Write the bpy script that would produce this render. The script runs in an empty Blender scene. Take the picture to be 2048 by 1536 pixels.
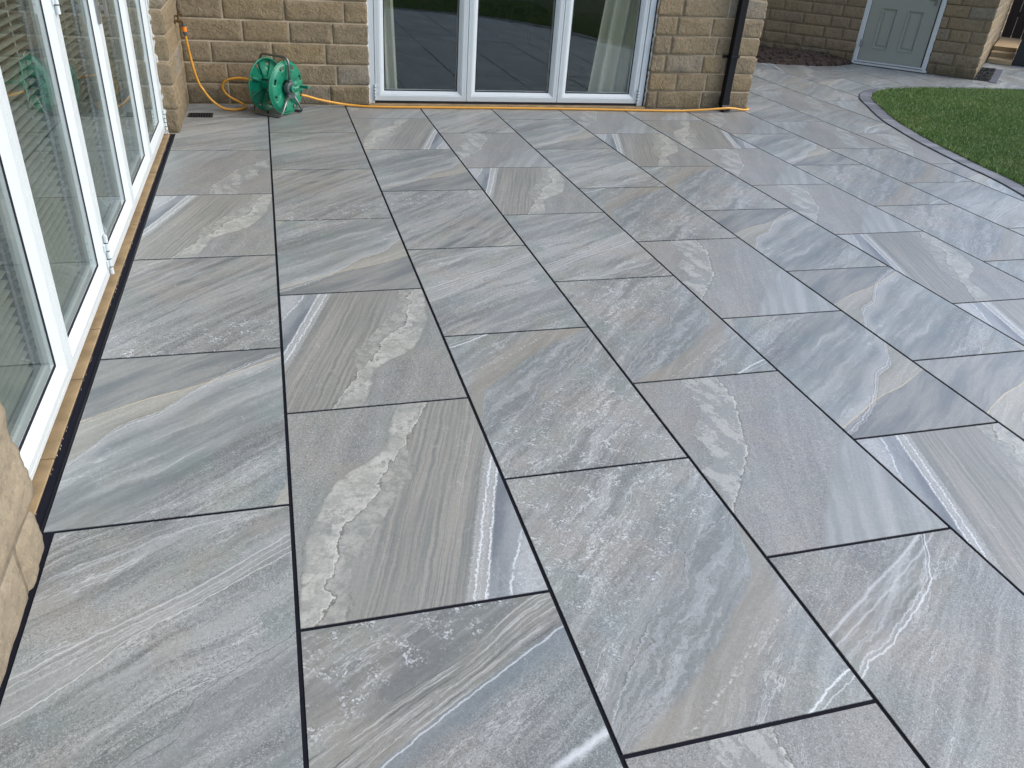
import bpy, bmesh, math, random
from mathutils import Vector, Matrix, noise as mnoise
R = math.radians
random.seed(7)
scene = bpy.context.scene
col = scene.collection

# ------------------------------------------------------------------ camera, world, sun, exposure
FPX, YAW, PITCH, ROLL = 1577.113, 0.30967, 0.53634, 0.07675
CAM = Vector((0.0434, -1.3013, 1.4166))
cam = bpy.data.objects.new('camera', bpy.data.cameras.new('camera'))
col.objects.link(cam)
cy, sy, cp, sp = math.cos(YAW), math.sin(YAW), math.cos(PITCH), math.sin(PITCH)
fw = Vector((sy * cp, cy * cp, -sp)); r0 = Vector((cy, -sy, 0)); u0 = r0.cross(fw)
c_, s_ = math.cos(ROLL), math.sin(ROLL)
rt = c_ * r0 + s_ * u0; up = -s_ * r0 + c_ * u0
M = Matrix((rt, up, -fw)).transposed().to_4x4(); M.translation = CAM
cam.matrix_world = M
cam.data.sensor_width = 36; cam.data.lens = 36 * FPX / 2048
cam.data.clip_start = 0.02; cam.data.clip_end = 500
scene.camera = cam

SUN_EL, SUN_AZ = R(43), R(103)          # azimuth clockwise from +Y
world = bpy.data.worlds.new('World'); scene.world = world; world.use_nodes = True
wn = world.node_tree.nodes; wl = world.node_tree.links
bg = wn['Background']
sky = wn.new('ShaderNodeTexSky'); sky.sky_type = 'NISHITA'; sky.sun_disc = False
sky.sun_elevation = SUN_EL; sky.sun_rotation = SUN_AZ
sky.dust_density = 2.4; sky.air_density = 0.9; sky.ozone_density = 0.6
wl.new(sky.outputs[0], bg.inputs[0]); bg.inputs[1].default_value = 0.15
sun = bpy.data.objects.new('sun', bpy.data.lights.new('sun', 'SUN')); col.objects.link(sun)
sun.data.energy = 0.85; sun.data.angle = R(60); sun.data.color = (1, 0.97, 0.93)
sd = Vector((math.sin(SUN_AZ) * math.cos(SUN_EL), math.cos(SUN_AZ) * math.cos(SUN_EL), math.sin(SUN_EL)))
sun.rotation_euler = sd.to_track_quat('Z', 'Y').to_euler()
scene.view_settings.view_transform = 'Standard'; scene.view_settings.look = 'None'
scene.view_settings.exposure = 1.05; scene.view_settings.gamma = 1.0
scene.render.engine = 'CYCLES'
scene.cycles.max_bounces = 8; scene.cycles.transparent_max_bounces = 16
scene.cycles.use_denoising = True

# ------------------------------------------------------------------ node mini language
class X:
    """a socket with arithmetic"""
    def __init__(s, g, sock): s.g, s.s = g, sock
    def _m(s, op, *o): return s.g.math(op, s, *o)
    def __add__(s, o): return s._m('ADD', o)
    def __radd__(s, o): return s.g.math('ADD', o, s)
    def __sub__(s, o): return s._m('SUBTRACT', o)
    def __rsub__(s, o): return s.g.math('SUBTRACT', o, s)
    def __mul__(s, o): return s._m('MULTIPLY', o)
    def __rmul__(s, o): return s.g.math('MULTIPLY', o, s)
    def __truediv__(s, o): return s._m('DIVIDE', o)
    def __pow__(s, o): return s._m('POWER', o)
    def abs(s): return s._m('ABSOLUTE')
    def sat(s):
        r = s._m('ADD', 0.0); r.s.node.use_clamp = True; return r

class G:
    def __init__(s, name):
        s.mat = bpy.data.materials.new(name); s.mat.use_nodes = True
        s.nt = s.mat.node_tree; s.n = s.nt.nodes; s.l = s.nt.links
        s.p = s.n['Principled BSDF']; s.out = s.n['Material Output']
    def put(s, sock, v):
        if isinstance(v, X): s.l.new(v.s, sock)
        elif hasattr(v, 'is_output'): s.l.new(v, sock)
        else: sock.default_value = v
    def math(s, op, *a):
        nd = s.n.new('ShaderNodeMath'); nd.operation = op
        for i, v in enumerate(a): s.put(nd.inputs[i], v)
        return X(s, nd.outputs[0])
    def ss(s, x, lo, hi):
        """smooth step of x between lo and hi (lo may be above hi)"""
        nd = s.n.new('ShaderNodeMapRange'); nd.interpolation_type = 'SMOOTHSTEP'
        inv = not isinstance(lo, X) and not isinstance(hi, X) and lo > hi
        s.put(nd.inputs[0], x); s.put(nd.inputs[1], hi if inv else lo); s.put(nd.inputs[2], lo if inv else hi)
        if inv: nd.inputs[3].default_value = 1; nd.inputs[4].default_value = 0
        return X(s, nd.outputs[0])
    def attr(s, name):
        nd = s.n.new('ShaderNodeAttribute'); nd.attribute_name = name; return nd
    def xyz(s, v):
        nd = s.n.new('ShaderNodeSeparateXYZ'); s.put(nd.inputs[0], v)
        return [X(s, o) for o in nd.outputs]
    def vec(s, x, y, z=0.0):
        nd = s.n.new('ShaderNodeCombineXYZ')
        for i, v in enumerate((x, y, z)): s.put(nd.inputs[i], v)
        return nd.outputs[0]
    def noise(s, vec, scale, detail=3, rough=0.55, dist=0.0):
        nd = s.n.new('ShaderNodeTexNoise'); s.put(nd.inputs['Vector'], vec)
        nd.inputs['Scale'].default_value = scale; nd.inputs['Detail'].default_value = detail
        nd.inputs['Roughness'].default_value = rough; nd.inputs['Distortion'].default_value = dist
        return X(s, nd.outputs[0])
    def vor(s, vec, scale, out='Color', feat='F1'):
        nd = s.n.new('ShaderNodeTexVoronoi'); nd.feature = feat; s.put(nd.inputs['Vector'], vec)
        nd.inputs['Scale'].default_value = scale
        return s.xyz(nd.outputs[out])[0] if out == 'Color' else X(s, nd.outputs[out])
    def mix(s, f, a, b):
        nd = s.n.new('ShaderNodeMix'); nd.data_type = 'RGBA'
        s.put(nd.inputs[0], f)
        for sk, v in ((nd.inputs[6], a), (nd.inputs[7], b)):
            s.put(sk, v if not isinstance(v, tuple) else (v + (1,) if len(v) == 3 else v))
        return nd.outputs[2]
    def curve(s, x, pts):
        """piecewise curve through (x, y) points, x in 0..1 and y in 0..1"""
        nd = s.n.new('ShaderNodeFloatCurve'); cv = nd.mapping.curves[0]
        nd.mapping.use_clip = False
        cv.points[0].location = pts[0]; cv.points[1].location = pts[-1]
        for p in pts[1:-1]: cv.points.new(*p)
        nd.mapping.update(); s.put(nd.inputs['Value'], x)
        return X(s, nd.outputs[0])
    def bump(s, h, strength, dist):
        nd = s.n.new('ShaderNodeBump'); s.put(nd.inputs['Height'], h)
        nd.inputs['Strength'].default_value = strength; nd.inputs['Distance'].default_value = dist
        s.l.new(nd.outputs[0], s.p.inputs['Normal'])
    def set(s, color=None, rough=None, **kw):
        if color is not None: s.put(s.p.inputs['Base Color'], color if not isinstance(color, tuple) else color[:3] + (1,))
        if rough is not None: s.put(s.p.inputs['Roughness'], rough)
        for k, v in kw.items(): s.put(s.p.inputs[k], v)
        return s.mat

def objpos(g):
    return g.n.new('ShaderNodeTexCoord').outputs['Object']
def worldpos(g):
    return g.n.new('ShaderNodeNewGeometry').outputs['Position']

def simple(name, c, rough=0.5, var=0.12, scale=30, bump=0.0, bscale=200, **kw):
    g = G(name); p = objpos(g)
    n = g.noise(p, scale, 4)
    g.set(g.mix(n, tuple(x * (1 - var) for x in c), tuple(min(1, x * (1 + var)) for x in c)), rough, **kw)
    if bump: g.bump(g.noise(p, bscale, 2), bump, 0.002)
    return g.mat

# ------------------------------------------------------------------ porcelain slab faces (u 0..0.6 across, v 0..0.9 along)
def slab_mat(kind):
    g = G('porcelain_slab_' + kind)
    uvn = g.n.new('ShaderNodeUVMap'); uvn.uv_map = 'UVMap'
    u, v, _ = g.xyz(uvn.outputs[0])
    tone = X(g, g.attr('tone').outputs['Fac'])
    uvv = g.vec(u, v, 0.0)
    big = g.noise(uvv, 3.2, 3, 0.5); med = g.noise(g.vec(u, v, 3.1), 11, 4, 0.6)
    jag = g.noise(g.vec(u, v, 7.7), 26, 6, 0.68); fine = g.noise(g.vec(u, v, 1.3), 90, 4, 0.7)
    wob = (big - 0.5) * 0.05 + (med - 0.5) * 0.03
    jw = (jag - 0.5) * 0.10
    def lin(d, w): return g.ss(d.abs(), w, 0.0)
    def at(x, pts): return g.curve(x, pts)
    def streaks(th, sc=1.0, seed=0.0, a=1.4, b=26.0, warp=0.6):
        t = R(th); al = u * math.cos(t) + v * math.sin(t); ac = v * math.cos(t) - u * math.sin(t)
        ac = ac + wob * warp
        return g.noise(g.vec(al * a * sc, ac * b * sc, seed), 1.0, 5, 0.62)
    BASE = (0.275, 0.285, 0.285); DARK = (0.185, 0.195, 0.205); WARM = (0.315, 0.298, 0.272); PALE = (0.46, 0.475, 0.485)
    CREAM = (0.47, 0.455, 0.415); BLUE = (0.225, 0.265, 0.315); WHITE = (0.68, 0.72, 0.76); GOLD = (0.60, 0.52, 0.38); GREEN = (0.255, 0.285, 0.268)
    gran = None; extra = []          # extra dark line masks also used for the relief
    def speck(c, mask, k=1.0):
        a = g.vor(g.vec(u + w3 * .006, v + w2 * .006, 0), 430); b = g.vor(g.vec(u + w3 * .01, v * .9 + w2 * .01, 2.0), 360)
        c = g.mix(g.ss(a, 0.70, 0.95) * mask * 0.7 * k, c, PALE)
        c = g.mix(g.ss(b, 0.30, 0.05) * mask * 0.5 * k, c, (0.13, 0.135, 0.14))
        return c
    def crystals(c, mask, k=1.0):
        clump = g.ss(g.noise(g.vec(u, v, 5.0), 16, 4, 0.7), 0.45, 0.68)
        a = g.vor(g.vec(u + w3 * .012, v + w2 * .012, 9.0), 210)
        c = g.mix(g.ss(a, 0.62, 0.90) * clump * mask * 0.8 * k, c, WHITE)
        c = g.mix(g.ss(a, 0.34, 0.08) * clump * mask * 0.35 * k, c, (0.10, 0.11, 0.12))
        return c
    st = streaks(31); tA = g.noise(g.vec(u, v, 14.), 3.0, 3, .5); tB = g.noise(g.vec(u, v, 18.), 3.6, 3, .5)
    ANG = {'cream': 70, 'gold': 36, 'streak': 33, 'bundle': 33, 'crinkle': 38, 'grain': 44, 'leaf': 46, 'stream': 66}[kind]
    SD = KINDS.index(kind) * 7.3
    ct, sn = math.cos(R(ANG)), math.sin(R(ANG))
    al = u * ct + v * sn
    w1 = g.noise(g.vec(u, v, SD), 2.4, 2, .5) - .5; w2 = g.noise(g.vec(u, v, SD + 3), 9, 3, .6) - .5; w3 = g.noise(g.vec(u, v, SD + 5), 45, 4, .7) - .5
    ac = v * ct - u * sn + w1 * (.05 if kind in ('gold', 'stream') else .10) + w2 * .026 + w3 * .010
    fA = g.noise(g.vec(al * 1.1, ac * 8., SD), 1, 6, .66); fB = g.noise(g.vec(al * 2.2, ac * 36., SD + 1), 1, 5, .65); fC = g.noise(g.vec(al * 5., ac * 150., SD + 2), 1, 4, .65)
    tn_ = fA * .5 + fB * .3 + fC * .2
    AMT = {'cream': .45, 'gold': .75, 'streak': .9, 'bundle': .7, 'crinkle': .75, 'grain': 1., 'leaf': .8, 'stream': .45}[kind]
    c = g.mix(g.ss(tn_, .42, .58), (0.20, 0.212, 0.215), (0.385, 0.405, 0.41))
    c = g.mix(1 - AMT, c, BASE)
    c = g.mix(g.ss(fA, .40, .30) * .5, c, (0.155, 0.172, 0.185))
    c = g.mix(g.ss(big, .45, .65) * .38, c, (0.225, 0.285, 0.262))
    c = g.mix(g.ss(g.noise(g.vec(u, v, 4.4), 4.5, 2), 0.48, 0.68) * 0.42, c, (0.345, 0.325, 0.285))
    c = g.mix(g.ss(tA, .52, .68) * .25, c, (0.285, 0.28, 0.295)); c = g.mix(g.ss(tB, .52, .68) * .45, c, (0.245, 0.29, 0.31))
    inter = g.ss(g.noise(g.vec(al * 2., ac * 5., SD + 8), 1, 3, .6), .46, .60)
    fl1 = lin(fA - .55, .010) + lin(fA - .60, .006) * .8 + lin(fB - .60, .018) * .6; fl2 = lin(fA - .535, .005) + lin(fB - .44, .014) * .5
    c = g.mix(fl1.sat() * inter * .75 * AMT, c, (0.66, 0.69, 0.70)); c = g.mix(fl2.sat() * inter * .55 * AMT, c, (0.10, 0.11, 0.12))
    veins = fl1.sat() * inter - fl2.sat() * inter
    if kind == 'cream':
        U = u + wob * 0.5
        cl = at(v, [(0, 0.002), (.215, .025), (.305, .038), (.398, .073), (.534, .139), (.627, .254), (.69, .297), (.806, .324), (.9, .36), (1, .4)])
        cr = at(v, [(0, .04), (.07, .075), (.146, .077), (.2, .10), (.317, .115), (.369, .165), (.428, .22), (.536, .262), (.618, .305), (.68, .345), (.777, .385), (.9, .46), (1, .5)])
        oc = at(v, [(0, .105), (.108, .125), (.19, .149), (.276, .19), (.362, .25), (.456, .312), (.568, .347), (.68, .35), (.8, .38), (.9, .45), (1, .5)])
        k1 = at(v, [(0, .405), (.118, .444), (.237, .482), (.405, .537), (.6, .605), (.9, .70), (1, .73)])
        k2 = at(v, [(0, .436), (.112, .472), (.232, .508), (.365, .549), (.5, .593), (.7, .66), (1, .76)])
        br = at(v, [(0, .50), (.11, .537), (.21, .588), (.3, .63), (1, .95)])
        s = u - k1 + (med - 0.5) * 0.02
        strp = g.noise(g.vec(s * 95.0, v * 1.2, 2.0), 1, 6, 0.7)
        reg = g.ss(s, -0.34, -0.24) * g.ss(s, 0.0, -0.03)
        c = g.mix(0.35, c, (0.27, 0.275, 0.27))
        c = g.mix(reg * .8, c, g.mix(g.ss(strp, 0.36, 0.64), (0.215, 0.228, 0.225), (0.345, 0.34, 0.32)))
        c = speck(c, g.ss(u - cl, 0.0, -0.04))
        isl = g.noise(g.vec(u * 1.3 - v * .4, v * .8, 51.), 13, 8, .64, .3) - .5; isf = g.noise(g.vec(u, v, 55.), 30, 6, .7) - .5
        d1 = u - cl + isl * .05 + isf * .03; d2 = cr - u + isl * .11 + isf * .03; d3 = oc - u + isl * .10 + isf * .05
        halo = g.ss(d1, -.012, .014) * g.ss(d3, -.002, .004)
        c = g.mix(halo * .7, c, g.mix(g.ss(jag, .4, .6), (0.27, 0.285, 0.275), (0.40, 0.405, 0.385)))
        core = g.ss(d1, -.004, .010) * g.ss(d2, -.001, .003)
        c = g.mix(core * g.ss(isf * 1.4 + isl + w2 * .5, -.16, .02) * .8, c, g.mix(g.ss(med + fine * .3, .5, .8), (0.34, 0.355, 0.34), (0.49, 0.495, 0.475)))
        e1 = lin(d2 + .0025, .0035) * g.ss(d1, 0, .01) + (lin(d3 + .002, .003) * .8 + lin(d1 + .004, .004) * .5) * g.ss(isl, -.04, .03)
        c = g.mix(e1.sat() * .62, c, (0.12, 0.125, 0.12)); c = g.mix(lin(d2 - .003, .003) * g.ss(d1, 0, .01) * .5, c, (.66, .66, .63))
        blue = g.ss(u - k2 + wob * .1, -0.004, 0.004)
        c = g.mix(blue * .85, c, g.mix(g.ss(fA, .38, .62), (0.19, 0.212, 0.238), (0.315, 0.338, 0.36)))
        fr = (fine - 0.5) * 0.03 + (jag - 0.5) * 0.02
        kk = lin(u - k1 + fr, 0.0045) + lin(u - k2 + fr * 0.9, 0.004) + lin(u - k1 + 0.016 + fr * 1.3, 0.002) * .5 + lin(u - k1 - 0.012 + fr * 1.5, 0.002) * .6
        c = g.mix(g.ss(u - k1, -0.03, -0.005) * g.ss(u - k2, 0.01, 0.0) * 0.45, c, PALE)
        c = g.mix(kk.sat() * 0.85, c, WHITE)
        c = g.mix((lin(s + 0.075, 0.003) + lin(s + 0.1, 0.002)).sat() * 0.35, c, (0.50, 0.44, 0.42))
        bb = u - br + (jag - .5) * .05
        c = g.mix(lin(bb, 0.006) * blue * g.ss(med, .35, .6) * .8, c, WHITE)
        c = g.mix(g.ss(bb, 0.0, 0.02) * blue * 0.45, c, PALE)
        c = g.mix(lin((jag - .5) + (fine - .5) * .3, 0.02) * blue * g.ss(bb, -.01, .02) * .45, c, WHITE)
        veins = veins * .3 + kk.sat() - e1.sat()
    elif kind == 'gold':
        gl = at(u, [(0, .516), (.167, .613), (.329, .681), (.438, .742), (.6, .836), (1, 1)])
        vn = at(u, [(0, .29), (.052, .36), (.097, .44), (.238, .541), (.33, .655), (.42, .74), (.6, .86), (1, 1)])
        ge = at(u, [(0, -.2), (.211, .046), (.273, .134), (.442, .338), (.6, .50), (1, .9)])
        d = v - gl - (jag - .5) * .018; dv = v - vn - (med - .5) * .05; dg = v - ge - wob
        sm = g.mix(.45, c, g.mix(g.ss(fA, .4, .6), (0.26, 0.29, 0.30), (0.40, 0.42, 0.42)))
        c = g.mix(g.ss(dg, -.06, .05), c, sm)
        c = speck(c, g.ss(dg, .03, -.05), 0.9)
        c = g.mix(g.ss(dv, -.10, .0) * g.ss(dv, .015, 0) * 0.5, c, PALE)
        c = g.mix(g.ss(dv, 0, .02) * 0.5, c, (0.37, 0.355, 0.31))
        c = g.mix(g.ss(d, -.002, .004), c, g.mix(.35, g.mix(g.ss(fB * .5 + fA * .5, .4, .6), (0.165, 0.19, 0.215), (0.29, 0.30, 0.30)), c))
        c = g.mix(lin(d, .0045) * g.ss(med, .3, .5) * 0.9, c, GOLD)
        l2 = lin(dv - (fine - .5) * .02, .004) + lin(dv - .012 - (jag - .5) * .03, .003) * .8
        c = g.mix(l2.sat() * 0.55 * g.ss(jag, .35, .55), c, WHITE)
        dk = lin(dv + .006 - (jag - .5) * .02, .0022) + lin(dv - .02 - (jag - .5) * .035, .0018)
        c = g.mix(dk.sat() * .5, c, (0.12, .13, .14))
        pc = g.ss((0.6 - u) * 1.2 + v * 0.5 + (jag - .5) * .05, .06, .055)
        c = g.mix(pc * .5, c, CREAM)
        veins = l2.sat() - dk.sat()
    elif kind in ('streak', 'bundle', 'crinkle', 'grain'):
        c = g.mix(0.15, c, (0.25, 0.255, 0.25))
        if kind == 'streak':
            q1 = at(u, [(0, .43), (.126, .509), (.257, .576), (.376, .639), (.6, .79), (1, 1)])
            q2 = at(u, [(0, .32), (.034, .338), (.137, .41), (.189, .457), (.231, .501), (.383, .590), (.6, .725), (1, 1)])
            q3 = at(u, [(0, .745), (.06, .80), (.205, .86), (.3, .905), (1, 1)])
            q4 = at(u, [(0, -.15), (.275, .215), (.358, .262), (.397, .326), (.6, .46), (1, .9)])
            c = speck(c, g.ss(st, .7, .4)); c = crystals(c, g.ss(v - q2, .25, .02) * .35, .6)
            d1 = v - q1; d2 = v - q2; w = (jag - .5) * .02
            c = g.mix(g.ss(d1, .02, .0) * g.ss(d2, -.01, .01) * .4, c, g.mix(streaks(31, 2., 9.), (0.23, 0.225, 0.215), PALE))
            L = lin(d1 + w, .006) * .8 + lin(d1 + .022 + w, .004) * .6 + lin(d1 + .045 + w, .006) * .4 + lin(d2 + w * 1.2, .0035) * 1.0 + lin(d2 - .02 + w, .003) * .3
            q = v - q3; fl = g.noise(g.vec(u * 2., q * 75. + med * 3., 3.), 1, 4, .7)
            top = g.ss(q, -.10, -.02)
            c = g.mix(top * g.ss(fl, .52, .68) * .7, c, WHITE); c = g.mix(top * g.ss(fl, .46, .34) * .5, c, (0.12, .13, .14))
            d4 = v - q4 - (jag - .5) * .03
            c = g.mix(g.ss(d4, .03, -.03) * g.ss(d4, -.25, -.02) * .45, c, g.mix(streaks(42, 2., 4.), (.24, .25, .255), (.44, .46, .48)))
            L2 = lin(d4, .003) + lin(d4 + .03, .002)
            c = g.mix(L.sat() * .72, c, (0.58, .60, .61)); c = g.mix(L2.sat() * .5, c, (0.11, .12, .13))
            veins = L.sat() - L2.sat()
        if kind == 'bundle':
            b1 = at(u, [(0, .577), (.195, .685), (.354, .762), (.552, .90), (1, 1)])
            b2 = at(u, [(0, .45), (.11, .52), (.256, .61), (.415, .70), (.6, .80), (1, 1)])
            d1 = v - b1; d2 = v - b2
            c = speck(c, g.ss(d2, .1, -.1), .9); c = crystals(c, g.ss(d1, -.02, .05), 1.0)
            t = (v - b2) / (b1 - b2)
            fl = g.noise(g.vec(u * 3., t * 9.5 + (jag - .5) * 1.2, 3.), 1, 3, .7)
            reg = g.ss(t, -.1, .05) * g.ss(t, 1.08, .98)
            c = g.mix(reg * .3, c, (0.30, .295, .275))
            c = g.mix(reg * g.ss(fl, .52, .64) * .62, c, (0.56, .58, .58)); c = g.mix(reg * g.ss(fl, .45, .34) * .6, c, (0.11, .12, .13))
            c = g.mix(g.ss(d2, .01, -.0) * g.ss(d2, -.10, -.01) * .55, c, (0.235, .275, .31))
            L = lin(d2 + .004 + (jag - .5) * .02, .004)
            c = g.mix(L * .7, c, WHITE)
            wc = lin(v - (u - .545) * .42 - .489 - (jag - .5) * .03, .018) * g.ss(u, .40, .5)
            c = g.mix(wc * .8, c, WHITE)
            veins = reg * (fl - .5) * 2.
        if kind == 'crinkle':
            k = at(u, [(0, .508), (.018, .522), (.064, .554), (.116, .568), (.17, .60), (.224, .632), (.326, .694), (.38, .73), (.417, .778), (.6, .98), (1, 1)])
            t1 = at(u, [(0, .635), (.059, .667), (.215, .747), (.436, .873), (.6, .97), (1, 1)])
            dk_ = v - k - (jag - .5) * .035; d1 = v - t1 - (med - .5) * .03
            c = speck(c, g.ss(d1, -.02, .02) + g.ss(dk_, 0, -.02), .9); c = crystals(c, g.ss(d1, 0, .05), .5)
            fl = g.noise(g.vec(u * 2.2, (v - u * .6) * 42. + med * 4., 3.), 1, 4, .65)
            reg = g.ss(dk_, 0, .01) * g.ss(d1, .01, -.01)
            c = g.mix(reg * g.ss(fl, .42, .66) * .65, c, (0.50, .53, .55)); c = g.mix(reg * g.ss(fl, .42, .34) * .35, c, (0.15, .15, .16))
            L = lin(dk_, .005) + lin(dk_ - .014, .003) * .6 + lin(d1, .008) * .6 + lin(d1 + .035, .006) * .5
            c = g.mix(L.sat() * .75, c, WHITE); veins = L.sat()
        if kind == 'grain':
            f1 = at(u, [(0, .80), (.163, .90), (.337, .93), (1, 1)])
            f2 = at(u, [(0, .206), (.08, .30), (.257, .512), (.582, .872), (1, 1)])
            s3 = streaks(47, 1.2, 6.)
            c = g.mix(g.ss(s3, .35, .7) * .6, c, (0.42, .42, .41)); c = g.mix(g.ss(s3, .42, .3) * .6, c, DARK)
            c = speck(c, g.ss(v, .6, .2), .9)
            c = crystals(c, g.ss(v - u * .25 + wob, .22, .02), 1.2); c = crystals(c, g.ss(s3, .55, .4), .35)
            d1 = v - f1 - (jag - .5) * .03; d2 = v - f2 - (jag - .5) * .05
            L = lin(d1, .004) + lin(d2, .004) * .6; L2 = lin(d2 + .012, .0025) + lin(d2 - .12 - (med - .5) * .05, .002)
            c = g.mix(L.sat() * .6, c, (0.55, .55, .53)); c = g.mix(L2.sat() * .6, c, (.1, .105, .11)); veins = L.sat() - L2.sat()
    elif kind == 'leaf':
        lv = at(u, [(0, .065), (.022, .10), (.111, .211), (.216, .328), (.336, .425), (.412, .535), (.518, .60), (.6, .66), (1, 1)])
        rv = at(u, [(0, .0), (.011, .009), (.149, .092), (.301, .203), (.434, .325), (.535, .427), (.60, .60), (1, 1)])
        d1 = v - lv - wob * .3; d2 = v - rv - (med - .5) * .05
        c = g.mix(.15, c, (.28, .285, .28))
        c = crystals(c, g.ss(d1, .0, .09), 1.1); c = speck(c, g.ss(d1, .0, .05) + g.ss(d2, 0, -.05), .7)
        inl = g.ss(d1, .03, -.02) * g.ss(d2, -.02, .01)
        t = (v - rv) / (lv - rv)
        fl = g.noise(g.vec(al * 2.4, t * 7. + (med - .5) * 3.2 + w3 * 2., 1.), 1, 6, .68, .3)
        c = g.mix(inl * .45, c, g.mix(g.ss(fl, .4, .6), (.25, .275, .285), (.39, .42, .44)))
        fd = (lin(fl - .5, .012) + lin(fl - .42, .008) * .7 + lin(fl - .60, .008) * .6).sat(); fd2 = lin(fl - .54, .014)
        c = g.mix(inl * fd * .7, c, (.11, .12, .13)); c = g.mix(inl * fd2 * .4, c, (.5, .52, .55))
        e = (lin(d1 + w3 * .06, .004) + lin(d2 + .004 + w3 * .1, .003) * .8 + lin(d1 - .02 - (jag - .5) * .03, .002) * .5) * g.ss(tB, .38, .55)
        c = g.mix(e.sat() * .5, c, (.10, .11, .12)); c = g.mix(lin(d1 + .007 + w3 * .06, .004) * .4 * g.ss(tA, .4, .6), c, WHITE)
        c = g.mix(g.ss(d2, 0., -.02) * g.ss(d2, -.22, -.1) * .6, c, (.31, .30, .27))
        ds = v - at(u, [(0, -.1), (.361, .157), (.421, .201), (.6, .295), (1, .5)]) - (jag - .5) * .03
        c = g.mix(lin(ds, .012) * g.ss(fine, .5, .62) * .8, c, (.52, .52, .50))
        wl_ = v - at(u, [(0, -.4), (.439, .006), (.502, .044), (.6, .09), (1, .3)]) - (jag - .5) * .03
        W = lin(wl_, .006) + lin(wl_ + .02, .003) * .6
        c = g.mix(W.sat() * .85, c, WHITE); veins = W.sat() - e.sat() - inl * fd
    elif kind == 'stream':
        sl = at(v, [(0, -.05), (.237, .0), (.363, .012), (.509, .09), (.556, .07), (.678, .15), (.876, .185), (1, .2)])
        sr = at(v, [(0, -.08), (.18, .0), (.233, .04), (.345, .126), (.405, .177), (.542, .241), (.707, .306), (.899, .337), (1, .36)])
        se = at(v, [(0, .19), (.039, .21), (.21, .34), (.448, .556), (.55, .65), (1, 1)])
        c = g.mix(.45, c, (.30, .298, .295))
        d3 = u - se - wob * .6
        c = speck(c, g.ss(d3, .01, -.01) * .9)
        c = g.mix(g.ss(d3, -.01, .02) * .85, c, g.mix(g.ss(streaks(62, 1, 2.), .3, .7), (.27, .295, .30), (.375, .395, .405)))
        isl = g.noise(g.vec(u * 1.5 + v * .5, v * .75, 61.), 11, 8, .66, .3) - .5; isf = g.noise(g.vec(u, v, 65.), 34, 6, .7) - .5
        d1 = u - sl + isl * .16 + isf * .04; d2 = sr - u + isl * .06 + isf * .05
        body = g.ss(d1, -.002, .006) * g.ss(d2, -.003, .004)
        ib = g.ss(isl * .8 + isf * .5 + (fine - .5) * .10, -.05, .05)
        c = g.mix(body * .65, c, g.mix(ib * .8 + fC * .2, (.29, .31, .31), (.47, .485, .475)))
        c = g.mix(body * lin(isl * .8 + isf * .6 + .008, .012) * .5, c, (.15, .16, .155))
        e = lin(d2 + .002, .0035) * g.ss(d1, 0, .01); e2 = lin(d1 + .002, .003) * g.ss(d2, 0, .01) * g.ss(isf, -.03, .03)
        c = g.mix(e * g.ss(fine, .35, .55) * .75, c, (.13, .135, .13)); c = g.mix(lin(d2 - .004, .004) * body * .6 * g.ss(isf, -.05, .03), c, (.66, .65, .62))
        c = g.mix(e2 * .5, c, (.16, .165, .16))
        veins = veins * .3 + body * ib - e - e2
    # slab to slab tint and the fine grit of the surface
    g1 = g.noise(uvv, 420, 2, .6)
    mv = lin(g.noise(g.vec(u, v, 33.), 14, 5, .6, 1.2) - .5, .012) * g.ss(tA, .40, .6)
    c = g.mix(mv * .22, c, (.14, .15, .16)); mw = lin(g.noise(g.vec(u, v * .6 - u * .3, 37.), 11, 5, .62, .8) - .5, .010) * g.ss(tB, .42, .6)
    c = g.mix(mw * .2, c, WHITE)
    bc = g.n.new('ShaderNodeBrightContrast'); g.put(bc.inputs[0], c); bc.inputs[2].default_value = .20; bc.inputs[1].default_value = .012; c = bc.outputs[0]
    hsv = g.n.new('ShaderNodeHueSaturation'); hsv.inputs['Saturation'].default_value = 1.05
    g.put(hsv.inputs['Value'], (0.77 + tone * 0.14) * (0.84 + g.ss(g1, .3, .7) * 0.20 + g.ss(fine, .3, .7) * .13)); g.put(hsv.inputs['Color'], c)
    # faint dust and drip marks lying across the joints
    wp = worldpos(g); dirt = g.ss(g.noise(wp, 1.1, 5, .62), .5, .78)
    mu = g.n.new('ShaderNodeMix'); mu.data_type = 'RGBA'; mu.blend_type = 'MULTIPLY'; mu.inputs[0].default_value = 1; g.l.new(hsv.outputs[0], mu.inputs[6]); mu.inputs[7].default_value = (.965, .985, .98, 1)
    cc = g.mix(dirt * 0.12, mu.outputs[2], (0.36, 0.36, 0.345))
    g.set(cc, 0.27 + g1 * 0.16 + dirt * .12)
    g.p.inputs['Specular IOR Level'].default_value = 0.55
    g.bump(veins * 0.55 + g1 * 0.5 + jag * 0.5 + fine * .5, 0.5, 0.0014)
    return g.mat

KINDS = ['cream', 'gold', 'streak', 'leaf', 'stream', 'bundle', 'crinkle', 'grain']
SLAB = [slab_mat(k) for k in KINDS]

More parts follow.
